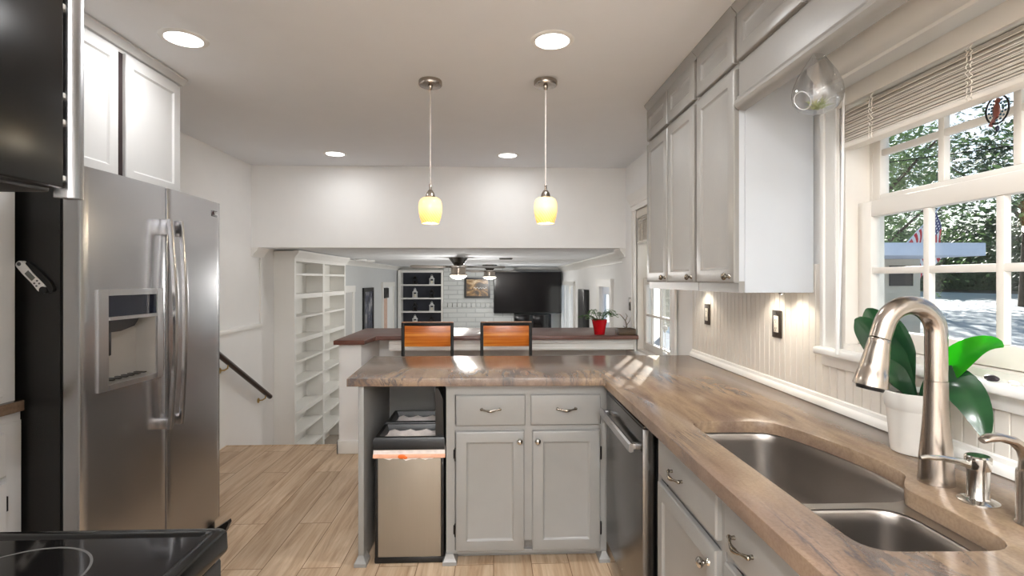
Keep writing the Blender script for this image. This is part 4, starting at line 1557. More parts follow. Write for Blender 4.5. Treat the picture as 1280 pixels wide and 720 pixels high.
# counter run on the left wall next to the fridge
t = thing('side_cabinet', 'pale cabinet with a brown stone edge, at the photo edge beside the refrigerator', 'cabinet', (-1.95, 1.5, 0))
m = MB()
m.box(XL+0.002, -1.670, 1.03, 1.872, 0.10, 0.895)
m.box(XL+0.002, -1.770, 1.03, 1.872, 0.002, 0.10)
m.build('carcass', 'cab_white', t, smooth=0)
m = MB()
m.box(XL+0.002, -1.652, 1.03, 1.866, 0.928, 0.966, 0.003)
m.build('counter', 'granite', t)
m = MB()
m.box(XL+0.002, -1.673, 1.03, 1.872, 0.895, 0.928)
m.box(XL+0.002, -1.678, 1.03, 1.857, 0.966, 2.44)
m.build('tall_panel', 'cab_white', t, smooth=0)
d = front('drawer', FACE_PX, 1.36, 1.800, 0.72, 0.868, 1.670, SLAB, 'cab_white', t)
d = front('door', FACE_PX, 1.36, 1.800, 0.13, 0.70, 1.670, WH, 'cab_white', t)
m = MB()
m.box(-1.670, -1.655, 1.801, 1.808, 0.60, 0.65)
m.build('hinge', 'iron', d)
front('upper_door', FACE_PX, 1.36, 1.800, 0.99, 1.90, 1.678, [(0, 0), (0, 0.012), (0.003, 0.015)], 'cab_white', t)

# ------------------------------------------------------------------ range
t = thing('range', 'black glass-top electric range at the lower left', 'range', (-0.83, 0.62, 0))
ry0, ry1, rx0, rx1 = 0.245, 1.005, -1.155, -0.508
m = MB()
m.box(rx0, rx1-0.035, ry0+0.004, ry1-0.004, 0.02, 0.872)
m.build('body', 'black_enamel', t, smooth=0)
m = MB()
loops = []
for ins, z in ((0.0, 0.872), (-0.001, 0.876), (0.0, 0.905), (0.004, 0.912), (0.010, 0.914), (0.020, 0.914), (0.026, 0.9115), (0.030, 0.908)):
    pr = [(rx0+ins, ry0+ins), (rx1-ins, ry0+ins), (rx1-ins, ry1-ins), (rx0+ins, ry1-ins)]
    loops.append([(x, y, z) for x, y in rounded(pr, 0.014+0.0*ins, 4)])
m.loft(loops)
ct = m.build('cooktop_frame', 'black_enamel', t, smooth=40)
m = MB()
m.box(rx0+0.030, rx1-0.030, ry0+0.030, ry1-0.030, 0.9065, 0.9088)
gl = m.build('cooktop_glass', 'black_glass', t, smooth=0)
for cx_, cy_2, rr in ((-0.775, 0.835, 0.112), (-0.99, 0.80, 0.09), (-0.70, 0.46, 0.09), (-1.0, 0.43, 0.115)):
    m = MB()
    m.lathe([(rr, 0), (rr, 0.0004), (rr-0.004, 0.0004), (rr-0.004, 0)], (cx_, cy_2, 0.9088), 56, cap0=False, cap1=False)
    m.build('burner_ring', plain('burner_print', (72, 70, 68), 0.4), gl)
m = MB()
m.box(rx1-0.034, rx1-0.008, ry0+0.01, ry1-0.01, 0.20, 0.862, 0.008)
od = m.build('oven_door', 'black_glass', t)
m = MB()
m.tube([(rx1+0.034, ry0+0.04, 0.822), (rx1+0.040, (ry0+ry1)/2, 0.822), (rx1+0.034, ry1-0.07, 0.822)], 0.011, 12)
m.build('handle', 'steel', od)
for yy in (ry0+0.05, ry1-0.07):
    m = MB()
    m.box(rx1-0.008, rx1+0.044, yy-0.016, yy+0.016, 0.800, 0.842, 0.005)
    hb = m.build('handle_bracket', 'steel_dark', od)
    m = MB()
    for k in range(3):
        m.box(rx1+0.043, rx1+0.0448, yy-0.010, yy+0.010, 0.808+0.010*k, 0.812+0.010*k)
    m.build('bracket_slot', 'black', od)
m = MB()
m.box(rx1-0.034, rx1-0.010, ry0+0.01, ry1-0.01, 0.03, 0.19, 0.006)
m.build('storage_drawer', 'black', t)

# microwave over the range
t = thing('microwave', 'black over-range microwave with a stainless end strip at the upper left', 'microwave', (-0.95, 0.52, 1.53))
m = MB()
m.box(-1.16, -0.745, 0.145, 0.915, 1.552, 1.975)
m.build('body', 'black', t, smooth=0)
m = MB()
m.box(-1.14, -0.755, 0.16, 0.90, 1.537, 1.552, 0.004)
bt = m.build('underside', 'black', t)
m = MB()
m.box(-1.02, -0.92, 0.74, 0.88, 1.534, 1.5375)
m.box(-0.86, -0.80, 0.60, 0.83, 1.534, 1.5375)
m.build('lamp_cover', plain('lamp_cover', (200, 198, 192), 0.3), bt)
m = MB()
m.box(-0.7445, -0.716, 0.145, 0.880, 1.541, 1.975, 0.003)
m.build('door', 'mw_glass', t)
m = MB()
m.prism([(-0.744, 0.893), (-0.722, 0.893), (-0.716, 0.897), (-0.712, 0.908), (-0.713, 0.918), (-0.720, 0.925), (-0.744, 0.925)], 'Z', 1.528, 1.975)
m.build('end_strip', 'steel', t)
m = MB()
for zz in (1.56, 1.655, 1.70, 1.85):
    m.box(-0.742, -0.724, 0.8795, 0.8935, zz-0.004, zz+0.004, 0.001)
m.build('clips', 'white_plastic', t)

# ------------------------------------------------------------------ handrail on the left wall
t = thing('stair_handrail', 'dark wooden handrail on brass brackets along the left wall', 'handrail', (-2.17, 4.2, 0.76))
m = MB()
p0, p1 = Vector((-2.17, 3.62, 1.095)), Vector((-2.17, 5.06, 0.252))
dd = (p1-p0).normalized()
m.tube([p0, p0+dd*0.004, p1-dd*0.006, p1], [0.018, 0.023, 0.023, 0.016], 16)
m.build('rail', 'rail_wood', t)
for k, s_ in enumerate((0.22, 0.45, 0.93)):
    q = p0+(p1-p0)*s_
    m = MB()
    m.tube([(q.x, q.y, q.z-0.022), (q.x-0.004, q.y, q.z-0.05), (q.x-0.03, q.y, q.z-0.066), (XL+0.004, q.y, q.z-0.070)], 0.006, 10)
    m.lathe([(0.024, 0), (0.024, 0.004), (0.012, 0.008)], (XL+0.001, q.y, q.z-0.070), 20, (1, 0, 0))
    m.build('bracket', 'brass', t)

# ------------------------------------------------------------------ bar top, stools
bar = slab_with_hole([(-1.265, 4.095), (-1.025, 4.095), (-1.000, 4.40), (XR-0.004, 4.375), (XR-0.004, 5.12), (-1.265, 5.12)], None, 0.875, 0.910, 'bar_counter', 'bar_wood', None, 0.006)
tag(bar, 'dark reddish-brown wooden bar top on the white half wall', 'bar top')
def stool(x, y, label):
    t = thing('bar_stool', label, 'stool', (x, y, 0), 'bar stools between the counters')
    w, top = 0.178, 1.078
    for s_ in (-1, 1):
        m = MB()
        m.box(x+s_*w-0.011, x+s_*w+0.011, y-0.011, y+0.011, 0.001, top, 0.002)
        m.build('rear_leg', 'iron', t)
        m = MB()
        m.box(x+s_*w-0.011, x+s_*w+0.011, y+0.36, y+0.382, 0.001, 0.60, 0.002)
        m.build('front_leg', 'iron', t)
    m = MB()
    m.box(x-w+0.011, x+w-0.011, y-0.011, y+0.011, top-0.022, top, 0.002)
    m.box(x-w-0.011, x+w+0.011, y-0.011, y+0.382, 0.58, 0.602, 0.002)
    m.box(x-w+0.011, x+w-0.011, y-0.006, y+0.006, 0.20, 0.215)
    m.box(x-w+0.011, x+w-0.011, y+0.365, y+0.377, 0.20, 0.215)
    for s_ in (-1, 1):
        m.box(x+s_*w-0.006, x+s_*w+0.006, y+0.011, y+0.36, 0.24, 0.255)
    m.build('frame', 'iron', t)
    m = MB()
    m.box(x-w+0.012, x+w-0.012, y-0.009, y+0.009, 0.905, top-0.023, 0.002)
    m.build('backrest', 'stool_wood', t)
    m = MB()
    m.box(x-w-0.008, x+w+0.008, y-0.010, y+0.010, top, top+0.007, 0.002)
    m.build('top_rail', wood('top_rail_wood', (120, 84, 62), (158, 118, 92), (186, 146, 116), 0.4), t)
    m = MB()
    m.box(x-w-0.005, x+w+0.005, y-0.005, y+0.385, 0.602, 0.632, 0.006)
    m.build('seat', 'stool_wood', t)
stool(-0.479, 3.74, 'wood and black metal bar stool, left one of the pair')
stool(0.092, 3.74, 'wood and black metal bar stool, right one of the pair')

# ------------------------------------------------------------------ plant and tray on the bar
bx_, by_ = 0.930, 4.47
t = thing('potted_fern', 'green leafy plant in a glossy red pot on the wooden bar', 'plant', (bx_, by_, 0.91))
m = MB()
m.lathe([(0.044, 0), (0.046, 0.003), (0.052, 0.05), (0.066, 0.115), (0.069, 0.128), (0.065, 0.130), (0.060, 0.118)], (bx_, by_, 0.911), 40, cap1=False)
m.build('pot', 'red', t)
m = MB()
m.lathe([(0.060, 0.112), (0.002, 0.116)], (bx_, by_, 0.911), 24, cap0=False)
m.build('soil', 'soil', t)
random.seed(11)
for k in range(22):
    a = 2*PI*k/22 + random.uniform(-0.2, 0.2)
    L = random.uniform(0.085, 0.165)
    rise = random.uniform(0.03, 0.115)
    b0 = Vector((bx_+0.02*math.cos(a), by_+0.02*math.sin(a), 1.02))
    d0 = Vector((math.cos(a), math.sin(a), 0))
    path = [b0, b0+d0*L*0.35+Vector((0, 0, rise*1.1)), b0+d0*L*0.8+Vector((0, 0, rise*1.15)), b0+d0*L+Vector((0, 0, rise*0.6))]
    o = MB()
    def bz(s_):
        return path[0]*(1-s_)**3+path[1]*3*s_*(1-s_)**2+path[2]*3*s_*s_*(1-s_)+path[3]*s_**3
    o.tube([bz(j/6) for j in range(7)], 0.0018, 5)
    side = d0.cross(Vector((0, 0, 1)))
    for j in range(2, 9):
        p = bz(j/8)
        for s_ in (-1, 1):
            tip = p+side*s_*0.026*(1-0.07*j)+d0*0.012+Vector((0, 0, random.uniform(-0.01, 0.006)))
            midp = (p+tip)/2+Vector((0, 0, 0.003))
            wv = d0*0.009
            o.add([p, midp+wv, tip, midp-wv], [(0, 1, 2, 3)])
    o.build('frond', 'fern', t, solid=False)
t = thing('wooden_tray', 'small dark wooden box holding a bare twig at the end of the bar', 'tray', (1.15, 4.47, 0.91))
m = MB()
m.box(1.085, 1.235, 4.40, 4.412, 0.911, 0.962, 0.002)
m.box(1.085, 1.235, 4.528, 4.540, 0.911, 0.962, 0.002)
m.box(1.085, 1.097, 4.412, 4.528, 0.911, 0.962, 0.002)
m.box(1.223, 1.235, 4.412, 4.528, 0.911, 0.962, 0.002)
m.box(1.097, 1.223, 4.412, 4.528, 0.911, 0.918)
m.build('box', wood('dark_box_wood', (44, 32, 20), (72, 54, 34), (104, 82, 50), 0.5), t)
m = MB()
m.sphere((1.15, 4.47, 0.930), 0.05, 14, 8, (1.1, 0.9, 0.35))
m.build('moss', leaf_mat('moss', (120, 122, 40), (190, 188, 90), 0.8), t)
m = MB()
for pts_, r_ in (([(1.165, 4.47, 0.935), (1.172, 4.47, 0.99), (1.160, 4.47, 1.03), (1.175, 4.465, 1.07), (1.160, 4.46, 1.095)], [0.008, 0.006, 0.0055, 0.004, 0.002]),
                 ([(1.160, 4.47, 1.03), (1.135, 4.465, 1.06), (1.11, 4.46, 1.085), (1.085, 4.455, 1.088)], [0.005, 0.004, 0.003, 0.0015]),
                 ([(1.172, 4.47, 0.99), (1.20, 4.475, 1.03), (1.205, 4.475, 1.06)], [0.004, 0.003, 0.0015]),
                 ([(1.168, 4.47, 0.96), (1.14, 4.475, 0.985)], [0.004, 0.002])):
    m.tube(pts_, r_, 8)
m.build('twig', 'drift', t)

# ------------------------------------------------------------------ white bookcase on the left
t = thing('bookcase', 'tall white built-in bookcase with empty shelves beyond the half wall', 'bookcase', (-2.13, 6.2, LOW))
bxf, bxb = -2.03, XL+0.002
b0, b1 = 5.30, 7.10
m = MB()
for ya, yb in ((b0, b0+0.045), ((b0+b1)/2-0.03, (b0+b1)/2+0.03), (b1-0.045, b1)):
    m.box(bxb, bxf, ya, yb, LOW+0.001, 1.58)
m.box(bxb, bxb+0.01, b0+0.045, b1-0.045, LOW+0.001, 1.58)
m.box(bxb, bxf, b0, b1, 1.58, 1.685)
m.build('carcass', 'trim', t, smooth=0)
m = MB()
m.prism([(bxf, 1.60), (bxf+0.012, 1.60), (bxf+0.014, 1.62), (bxf+0.05, 1.665), (bxf+0.056, 1.69), (bxf, 1.69)], 'Y', b0-0.03, b1+0.03)
m.build('crown', 'trim', t)
for za in [1.46, 1.24, 1.005, 0.775, 0.545, 0.31, 0.02, -0.215, -0.45]:
    for ya, yb in ((b0+0.046, (b0+b1)/2-0.031), ((b0+b1)/2+0.031, b1-0.046)):
        m = MB()
        th_ = 0.05 if za in (0.02, 0.775, 1.24) else 0.024
        m.box(bxb+0.011, bxf-0.004, ya, yb, za-th_, za)
        m.build('shelf', 'trim', t, smooth=0)

# ------------------------------------------------------------------ family room: left wall
def frame_x(name, label, cat, x, s, y0, y1, z0, z1, b, mat, art, d=0.03):
    t = thing(name, label, cat, (x, (y0+y1)/2, z0))
    m = MB()
    m.box(x, x+s*d, y0, y0+b, z0, z1)
    m.box(x, x+s*d, y1-b, y1, z0, z1)
    m.box(x, x+s*d, y0+b, y1-b, z0, z0+b)
    m.box(x, x+s*d, y0+b, y1-b, z1-b, z1)
    m.build('frame', mat, t, smooth=0)
    m = MB()
    m.box(x+s*0.002, x+s*d*0.6, y0+b, y1-b, z0+b, z1-b)
    m.build('print', art, t, smooth=0)
    return t
xl2 = XL+0.0125
frame_x('picture_frame', 'tall narrow black framed print on the family-room left wall', 'picture', xl2, 1, 8.78, 9.50, 0.02, 1.252, 0.07, 'black', 'art_night')
def casing(idx, x, s, y0, y1, ztop, inner, fw=0.10):
    w = struct_root('door_%d' % idx, (x, (y0+y1)/2, LOW))
    m = MB()
    m.box(x, x+s*0.03, y0, y0+fw, LOW+0.001, ztop)
    m.box(x, x+s*0.03, y1-fw, y1, LOW+0.001, ztop)
    m.box(x, x+s*0.036, y0-0.02, y1+0.02, ztop-fw, ztop)
    m.build('casing', 'trim', w, smooth=0)
    m = MB()
    m.box(x+s*0.001, x+s*0.012, y0+fw, y1-fw, LOW+0.001, ztop-fw)
    m.build('leaf', inner, w, smooth=0)
    return w
casing(1, xl2, 1, 7.35, 8.20, 1.30, 'cab_white')
casing(2, xl2, 1, 10.25, 11.45, 1.345, 'wall')
m = MB()
m.box(xl2+0.012, xl2+0.05, 10.36, 10.75, 1.02, 1.22, 0.004)
m.box(xl2+0.012, xl2+0.03, 10.40, 10.72, 1.22, 1.23, 0.004)
tag(m.build('wall_box', 'black'), 'small black box hung in the family-room doorway left of the lanterns', 'wall box')
m = MB()
m.box(xl2+0.0121, xl2+0.02, 10.36, 10.72, 0.20, 1.01)
struct('trim_brick_strip', m, plain('pink_brick', (222, 190, 172), 0.8, var=0.2, scale=14), smooth=0)
for y, r_, nm in ((7.78, 0.09, 'nearer'), (8.15, 0.11, 'farther')):
    m = MB()
    m.lathe([(r_, 0), (r_, -0.02), (r_*0.9, -0.03), (0.01, -0.032)], (-2.0+0.05*(y-7.78), y, SOF+0.0095), 28)
    tag(m.build('ceiling_speaker', 'white_plastic'), 'flat white round cover on the family-room ceiling, %s one by the left wall' % nm, 'ceiling cover')

# ------------------------------------------------------------------ family room: far wall
t = thing('built_in_shelves', 'dark navy built-in shelves holding lanterns on the far wall', 'shelves', (-1.65, 12.0, LOW))
sx0, sx1, sy0, sy1 = -2.20, -1.165, 11.86, FY-0.031
m = MB()
m.box(sx0+0.06, sx1-0.04, sy1-0.02, sy1, LOW+0.001, 1.56)
m.build('back_panel', 'navy', t, smooth=0)
m = MB()
m.box(sx0, sx0+0.07, sy0, sy1, LOW+0.001, 1.62)
m.box(sx1-0.045, sx1, sy0, sy1, LOW+0.001, 1.62)
m.box(sx0+0.07, sx1-0.045, sy0, sy1, 1.56, 1.62)
m.build('surround', 'trim', t, smooth=0)
SZ = [1.285, 0.975, 0.665, 0.355, 0.045]
for z in SZ:
    m = MB()
    m.box(sx0+0.071, sx1-0.046, sy0+0.01, sy1-0.021, z-0.03, z)
    m.build('shelf', 'trim', t, smooth=0)
def lantern(x, y, z, mat, label, h=0.21):
    t = thing('lantern', label, 'lantern', (x, y, z), 'lanterns on the far shelves')
    m = MB()
    w = h*0.26
    m.box(x-w, x+w, y-w, y+w, z+0.001, z+h*0.10)
    for a in (-1, 1):
        for b in (-1, 1):
            m.box(x+a*w*0.8-0.006, x+a*w*0.8+0.006, y+b*w*0.8-0.006, y+b*w*0.8+0.006, z+h*0.10, z+h*0.60)
    m.lathe([(w*1.25, h*0.60), (w*1.15, h*0.64), (w*0.55, h*0.80), (w*0.5, h*0.88), (w*0.62, h*0.89), (w*0.2, h*0.95)], (x, y, z), 8)
    m.build('frame', mat, t, smooth=0)
    m = MB()
    m.cyl((x, y, z+h*0.10), (x, y, z+h*0.42), w*0.5, n=12)
    m.build('candle', 'ivory' if mat == 'lantern_white' else 'iron', t)
    m = MB()
    m.tube([(x+w*0.35*math.cos(PI*k/8), y, z+h*0.93+w*0.55*math.sin(PI*k/8)) for k in range(9)], 0.004, 6)
    m.build('ring', mat, t)
rows = [(SZ[0], 'kw', 'top'), (SZ[1], 'wk', 'second'), (SZ[2], 'kw', 'third'), (SZ[3], 'wk', 'lowest visible')]
for z, pat, nm in rows:
    for x, c_ in zip((-1.83, -1.44), pat):
        cn = 'black' if c_ == 'k' else 'white'
        lantern(x, 12.0, z, 'lantern_black' if c_ == 'k' else 'lantern_white', '%s metal lantern on the %s navy shelf' % (cn, nm))

m = MB()
m.box(-1.16, 0.47, 11.96, FY-0.001, 0.86, SOF-0.001)
m.box(-1.16, 0.47, 11.84, FY-0.001, LOW+0.001, 0.76)
struct('wall_fireplace', m, 'brick', smooth=0)
m = MB()
for k in range(15):
    m.box(-1.16+0.1085*k, -1.16+0.1085*k+0.098, 11.82, 11.98, 0.762, 0.862, 0.006)
struct('trim_brick_ledge', m, plain('white_brick_ledge', (202, 204, 203), 0.7), smooth=0)
t = thing('picture_frame', 'dark gold print in a black frame on the white brick chimney', 'picture', (-0.38, 11.93, 0.97))
m = MB()
for a in ((-0.68, -0.63, 0.97, 1.445), (-0.13, -0.08, 0.97, 1.445), (-0.63, -0.13, 0.97, 1.015), (-0.63, -0.13, 1.40, 1.445)):
    m.box(a[0], a[1], 11.925, 11.958, a[2], a[3])
m.build('frame', 'black', t, smooth=0)
m = MB()
m.box(-0.63, -0.13, 11.94, 11.957, 1.015, 1.40)
pp = m.build('print', 'art_gold', t, smooth=0)
m = MB()                                          # pale scribble across the print
random.seed(5)
pts_ = [(-0.46+0.02*k, 11.936, 1.20+0.016*math.sin(k*1.9)+random.uniform(-0.008, 0.008)) for k in range(16)]
m.tube(pts_, 0.009, 6)
m.build('scribble', 'white_plastic', pp)
t = thing('television', 'large wall television with a dark screen right of the brick chimney', 'television', (0.78, 11.8, 0.64))
m = MB()
m.box(0.0, 1.56, 11.72, 11.78, 0.625, 1.575, 0.008)
m.build('bezel', 'black', t)
m = MB()
m.box(0.02, 1.54, 11.716, 11.721, 0.645, 1.558)
m.build('screen', 'screen', t, smooth=0)
m = MB()
m.box(0.5, 1.0, 11.78, FY-0.001, 0.9, 1.2)
m.build('wall_mount', 'iron', t, smooth=0)
t = thing('media_cabinet', 'dark media cabinet under the large television', 'cabinet', (0.87, 11.9, LOW))
m = MB()
m.box(0.475, 1.33, 11.78, FY-0.002, LOW+0.001, 0.60, 0.004)
m.build('body', 'black', t)
m = MB()
for a in (0.485, 0.91):
    m.box(a, a+0.41, 11.772, 11.7805, 0.25, 0.585, 0.003)
m.build('door', 'screen', t)
m = MB()
m.box(0.47, 1.335, 11.765, 11.78, 0.225, 0.245)
m.build('shelf_edge', 'trim', t)

# ceiling fans
def fan(x, y, label, s=1.0, rot=0.0):
    zc = SOF+0.0095
    t = thing('ceiling_fan', label, 'ceiling fan', (x, y, zc), 'family-room ceiling fans')
    m = MB()
    m.lathe([(0.135*s, 0), (0.13*s, -0.012), (0.085*s, -0.075), (0.065*s, -0.105)], (x, y, zc), 32)
    m.build('canopy', 'steel_dark', t)
    m = MB()
    m.lathe([(0.05*s, -0.105), (0.12*s, -0.112), (0.125*s, -0.14), (0.105*s, -0.145), (0.105*s, -0.215), (0.12*s, -0.222), (0.12*s, -0.245), (0.10*s, -0.25)], (x, y, zc), 32)
    m.build('motor', 'nickel', t)
    m = MB()
    m.lathe([(0.112*s, -0.25), (0.112*s, -0.262), (0.085*s, -0.285), (0.03*s, -0.296), (0.001, -0.297)], (x, y, zc), 32)
    m.build('lamp', 'fan_lens', t)
    for k in range(4):
        a = rot+k*PI/2
        M_ = Matrix.Translation((x, y, zc-0.128)) @ Matrix.Rotation(a, 4, 'Z') @ Matrix.Rotation(R(15), 4, 'X')
        m = MB(M_)
        m.prism(rounded([(0.10*s, -0.035), (0.20*s, -0.045), (0.62*s, -0.062), (0.66*s, -0.03), (0.66*s, 0.04), (0.60*s, 0.062), (0.20*s, 0.045), (0.10*s, 0.035)], 0.02, 3), 'Z', -0.004, 0.004)
        m.build('blade', plain('fan_blade_grey', (118, 112, 106), 0.4), t)
    ld = bpy.data.lights.new('fan_glow', 'POINT')
    ld.energy = FAN_W
    ld.shadow_soft_size = 0.08
    ld.color = (1.0, 0.97, 0.93)
    lo = bpy.data.objects.new('fan_glow', ld)
    sc.collection.objects.link(lo)
    lo.location = (0, 0, -0.34)
    lo.parent = t
fan(-0.49, 7.15, 'brushed nickel ceiling fan with a lit lamp, nearer one', 1.0, R(8))
fan(-0.08, 10.5, 'brushed nickel ceiling fan with a lit lamp, farther one', 1.15, R(38))
m = MB()
m.box(0.08, 0.27, 7.30, 7.50, SOF-0.002, SOF+0.0095, 0.003)
for k in range(6):
    m.box(0.09, 0.26, 7.32+0.03*k, 7.335+0.03*k, SOF-0.006, SOF-0.002)
tag(m.build('ceiling_vent', 'vent'), 'grey ceiling air vent right of the nearer ceiling fan', 'vent')

# right wall of the family room: doors seen at a slant
w = struct_root('door_3', (FX, 6.6, LOW))
m = MB(FW)
m.box(FX-0.03, FX, 6.08, 6.20, LOW+0.001, 1.36)
m.box(FX-0.03, FX, 6.90, 7.10, LOW+0.001, 1.36)
m.box(FX-0.04, FX, 6.06, 7.12, 1.30, 1.40)
m.build('casing', 'trim', w, smooth=0)
m = MB(FW)
m.box(FX+0.02, FX+0.05, 6.20, 6.90, LOW+0.02, 0.85)
m.box(FX+0.02, FX+0.05, 6.20, 6.30, 0.85, 1.32)
m.box(FX+0.02, FX+0.05, 6.80, 6.90, 0.85, 1.32)
m.box(FX+0.02, FX+0.05, 6.30, 6.80, 1.20, 1.32)
lf = m.build('leaf', 'fascia', w, smooth=0)
m = MB(FW)
m.box(FX+0.03, FX+0.04, 6.30, 6.80, 0.85, 1.20)
m.build('pane', 'glass', lf, smooth=0)
w = struct_root('window_3', (FX, 10.8, LOW))
m = MB(FW)
m.box(FX-0.03, FX, 9.60, 9.75, LOW+0.001, 1.36)
m.box(FX-0.03, FX, 11.9, 12.05, LOW+0.001, 1.36)
m.box(FX-0.03, FX, 9.60, 12.05, 1.28, 1.36)
for yy in (10.27, 10.81, 11.35):
    m.box(FX-0.02, FX+0.03, yy-0.03, yy+0.03, LOW+0.02, 1.28)
m.build('frame', 'trim', w, smooth=0)
m = MB(FW)
m.box(FX+0.035, FX+0.045, 9.75, 11.9, LOW+0.02, 1.28)
m.build('pane', 'glass', w, smooth=0)
t = thing('wall_speaker', 'tall slim black speaker on the family-room right wall', 'speaker', (FX+0.1, 8.25, 0.28))
m = MB(FW)
m.box(FX-0.09, FX-0.001, 7.92, 8.58, 0.28, 1.235, 0.006)
m.build('cabinet', 'black', t)
m = MB(FW)
m.box(FX-0.094, FX-0.089, 7.96, 8.54, 0.36, 1.20)
m.build('grille', 'black_tex', t, smooth=0)
m = MB(FW)
m.box(FX-0.096, FX-0.0935, 8.14, 8.36, 0.315, 0.33)
m.build('badge', 'chrome', t, smooth=0)

# ------------------------------------------------------------------ outside the window
G = -0.55
def gz(x):
    return G + max(0.0, x-11.0)*0.09
m = MB()
m.prism([(XR+0.2, G), (11.0, G), (25.0, gz(25.0)), (25.0, G-0.4), (XR+0.2, G-0.4)], 'Y', -30, 70)
struct('ground', m, 'concrete', smooth=0)
m = MB()
m.prism([(25.0, gz(25.0)), (36.0, gz(36.0)), (70.0, gz(36.0)), (70.0, G-0.4), (25.0, G-0.4)], 'Y', -30, 70)
struct('ground_lawn', m, 'lawn', smooth=0)
t = thing('neighbor_house', 'beige neighbouring house with a flat white carport roof, seen through the sink window', 'house', (9, 16, G))
m = MB()
m.box(6.0, 9.95, 11.6, 18.0, G, 1.875)
m.build('wall', 'siding', t, smooth=0)
m = MB()
m.box(5.5, 9.95, 10.0, 18.5, 1.88, 2.14, 0.01)
m.build('carport_roof', 'fascia', t)
m = MB()
m.prism([(5.6, 2.9), (7.9, 3.25), (10.4, 2.9), (10.4, 2.8), (5.6, 2.8)], 'Y', 14.6, 20.0)
m.box(5.9, 10.2, 15.0, 19.6, 2.145, 2.8)
m.build('roof', 'roof', t, smooth=0)
m = MB()
m.box(9.2, 9.75, 11.56, 11.598, 1.25, 1.72)
m.build('house_window', 'screen', t, smooth=0)
m = MB()
m.box(6.5, 6.6, 10.35, 10.45, G, 1.875)
m.build('post', 'fascia', t, smooth=0)
t = thing('flag', 'striped American flag on a pole above the carport roof', 'flag', (11.3, 13.2, 2.2))
m = MB()
nx, nz = 14, 10
vs, fs = [], []
for i in range(nx+1):
    for j in range(nz+1):
        u, v = i/nx, j/nz
        vs.append((11.0+0.80*v+0.18*u+0.03*math.sin(u*8), 13.2-0.05*math.sin(u*9+v*4), 2.42+0.80*v-1.15*u+0.04*math.sin(v*7)))
for i in range(nx):
    for j in range(nz):
        a = i*(nz+1)+j
        fs.append((a, a+nz+1, a+nz+2, a+1))
m.add(vs, fs)
fo = m.build('cloth', 'flag', t, solid=False)
uvl = fo.data.uv_layers.new(name='UVMap')
for lp in fo.data.loops:
    i, j = divmod(lp.vertex_index, nz+1)
    uvl.data[lp.index].uv = (i/nx, j/nz)
m = MB()
m.tube([(10.6, 13.2, 1.99), (11.9, 13.2, 3.37)], 0.02, 8)
m.build('pole', 'fascia', t)

t = thing('parked_car', 'white car parked by the neighbouring house, seen behind the faucet', 'car', (5.6, 9.5, G))
m = MB()
prof_c = [(0, 0.30), (0.05, 0.72), (0.9, 0.86), (1.0, 0.9), (1.7, 1.42), (3.3, 1.45), (4.1, 0.98), (4.35, 0.90), (4.4, 0.32)]
Mc = Matrix.Translation((7.7, 9.2, G)) @ Matrix.Rotation(R(170), 4, 'Z')
m = MB(Mc)
m.loft([[(a, s_*w_, b*k_ + (0.3*(1-k_))) for a, b in prof_c] for s_, w_, k_ in ((-1, 0.86, 0.98), (-1, 0.80, 1.0), (1, 0.80, 1.0), (1, 0.86, 0.98))])
m.build('body', 'car_white', t, smooth=30)
m = MB(Mc)
m.box(1.75, 3.2, -0.875, 0.875, 0.98, 1.34, 0.05)
m.build('side_window', 'screen', t)
for a in (0.85, 3.55):
    for s_ in (-0.84, 0.84):
        m = MB(Mc)
        m.cyl((a, s_-0.10, 0.32), (a, s_+0.10, 0.32), 0.32, n=24)
        m.build('wheel', 'tyre', t)
m = MB(Mc)
m.box(-0.02, 0.03, -0.78, -0.55, 0.58, 0.72, 0.01)
m.box(-0.02, 0.03, 0.55, 0.78, 0.58, 0.72, 0.01)
m.build('lamp', 'orange', t)

def tree(x, y, h, r, mat, n, label, seed, lo=0.25):
    rnd = random.Random(seed)
    G = gz(x)
    t = thing('tree', label, 'tree', (x, y, G), 'trees beyond the driveway')
    m = MB()
    m.tube([(x, y, G-0.05), (x+0.1, y, G+h*0.3), (x-0.1, y+0.1, G+h*0.6)], [0.22, 0.16, 0.08], 10)
    for k in range(5):
        a = k*1.3
        m.tube([(x+0.05, y, G+h*(0.3+0.05*k)), (x+r*0.5*math.cos(a), y+r*0.5*math.sin(a), G+h*(0.5+0.06*k))], [0.08, 0.03], 8)
    m.build('trunk', 'bark', t)
    vs, fs = [], []
    blobs = [(Vector((x+rnd.uniform(-0.6, 0.6)*r, y+rnd.uniform(-0.6, 0.6)*r, G+h*(lo+(1-lo)*rnd.uniform(0.1, 0.9)))), r*rnd.uniform(0.3, 0.55)) for _ in range(16)]
    for k in range(n):
        c_, br = blobs[k % len(blobs)]
        d_ = Vector((rnd.gauss(0, 1), rnd.gauss(0, 1), rnd.gauss(0, 0.8))).normalized()*br*rnd.uniform(0.55, 1.05)
        p = c_+d_
        u_ = Vector((rnd.gauss(0, 1), rnd.gauss(0, 1), rnd.gauss(0, 1))).normalized()
        v_ = u_.orthogonal().normalized()
        L = rnd.uniform(0.09, 0.17)
        b_ = len(vs)
        vs += [p-u_*L, p+v_*L*0.45, p+u_*L, p-v_*L*0.45]
        fs.append((b_, b_+1, b_+2, b_+3))
    m = MB()
    m.add(vs, fs)
    m.build('crown', mat, t, solid=False, smooth=0)
tree(13.2, 17.5, 8.5, 4.0, 'tree', 8000, 'broad green tree behind the carport roof', 1)
tree(21.0, 19.5, 9.5, 5.0, 'tree_dark', 9000, 'dark tree filling the middle panes of the sink window', 2, 0.12)
tree(21.0, 28.0, 9.5, 5.0, 'tree', 8000, 'pale green tree behind the neighbouring house', 3, 0.2)
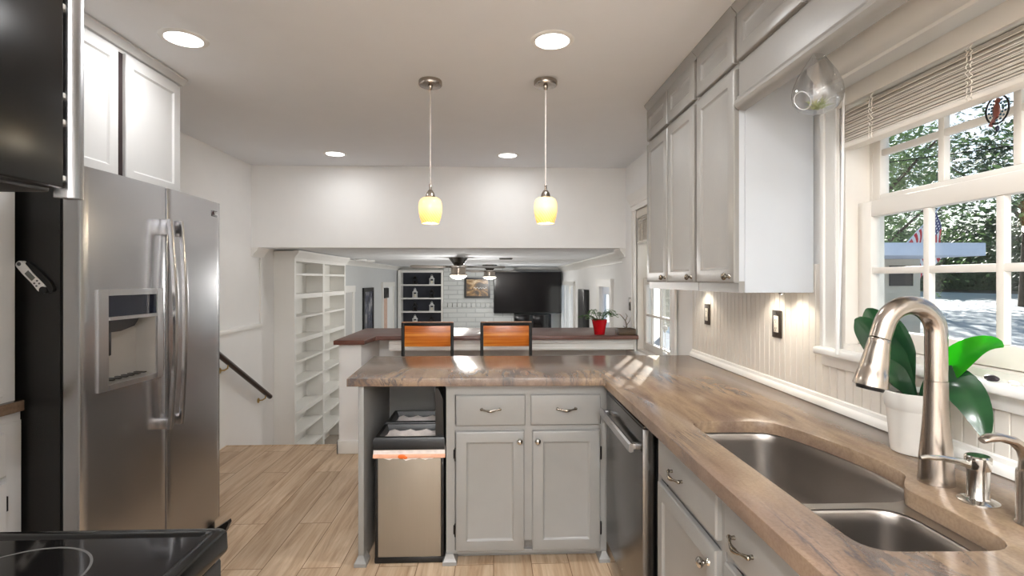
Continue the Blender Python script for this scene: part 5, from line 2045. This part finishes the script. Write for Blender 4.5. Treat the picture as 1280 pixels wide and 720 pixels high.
tree(21.5, 13.2, 8.5, 4.8, 'tree_dark', 9000, 'dark leafy tree at the right edge of the sink window', 4, 0.12)
def hedge(pts, h, w, n, label, seed):
    rnd = random.Random(seed)
    G = gz(27.0)-0.05
    t = thing('hedge', label, 'hedge', (pts[0][0], pts[0][1], G))
    P = [Vector((x, y, 0)) for x, y in pts]
    m = MB()
    loops = []
    segs = 40
    for k in range(segs+1):
        u = k/segs*(len(P)-1)
        i = min(int(u), len(P)-2)
        p = P[i].lerp(P[i+1], u-i)
        d_ = (P[i+1]-P[i]).normalized()
        nrm = Vector((-d_.y, d_.x, 0))
        hh = h*(0.80+0.10*math.sin(k*1.7)+0.08*math.sin(k*0.7+1))
        loops.append([p+nrm*w*0.4*math.cos(a)+Vector((0, 0, G+max(0.0, hh*math.sin(a)))) for a in (0, 0.5, 1.0, PI/2, PI-1.0, PI-0.5, PI)])
    m.loft(loops)
    m.build('core', 'tree_dark', t)
    vs, fs = [], []
    for k in range(n):
        i = rnd.randrange(segs)
        lp, lq = loops[i], loops[i+1]
        j = rnd.randrange(6)
        a_, b_ = rnd.random(), rnd.random()
        p = lp[j].lerp(lp[j+1], a_).lerp(lq[j].lerp(lq[j+1], a_), b_)
        p = p+Vector((rnd.gauss(0, 0.18), rnd.gauss(0, 0.18), abs(rnd.gauss(0, 0.28))))
        u_ = Vector((rnd.gauss(0, 1), rnd.gauss(0, 1), rnd.gauss(0, 1))).normalized()
        v_ = u_.orthogonal().normalized()
        L = rnd.uniform(0.10, 0.2)
        c_ = len(vs)
        vs += [p-u_*L, p+v_*L*0.5, p+u_*L, p-v_*L*0.5]
        fs.append((c_, c_+1, c_+2, c_+3))
    m = MB()
    m.add(vs, fs)
    m.build('leaves', 'tree_dark', t, solid=False, smooth=0)
hedge([(28, 10), (28, 24), (26, 33)], 4.2, 3.0, 9000, 'tall dark green hedge behind the trees at the far side of the driveway', 21)
for k, zz in enumerate((3.55, 4.6)):
    m = MB()
    m.tube([(5.0+0.5*s_, 20-0.55*s_, zz+0.15*((s_-14)/14)**2) for s_ in range(0, 29)], 0.015, 5)
    tag(m.build('power_line', 'iron'), 'thin %s power line crossing the sink window view' % ('lower' if k == 0 else 'upper'), 'cable')
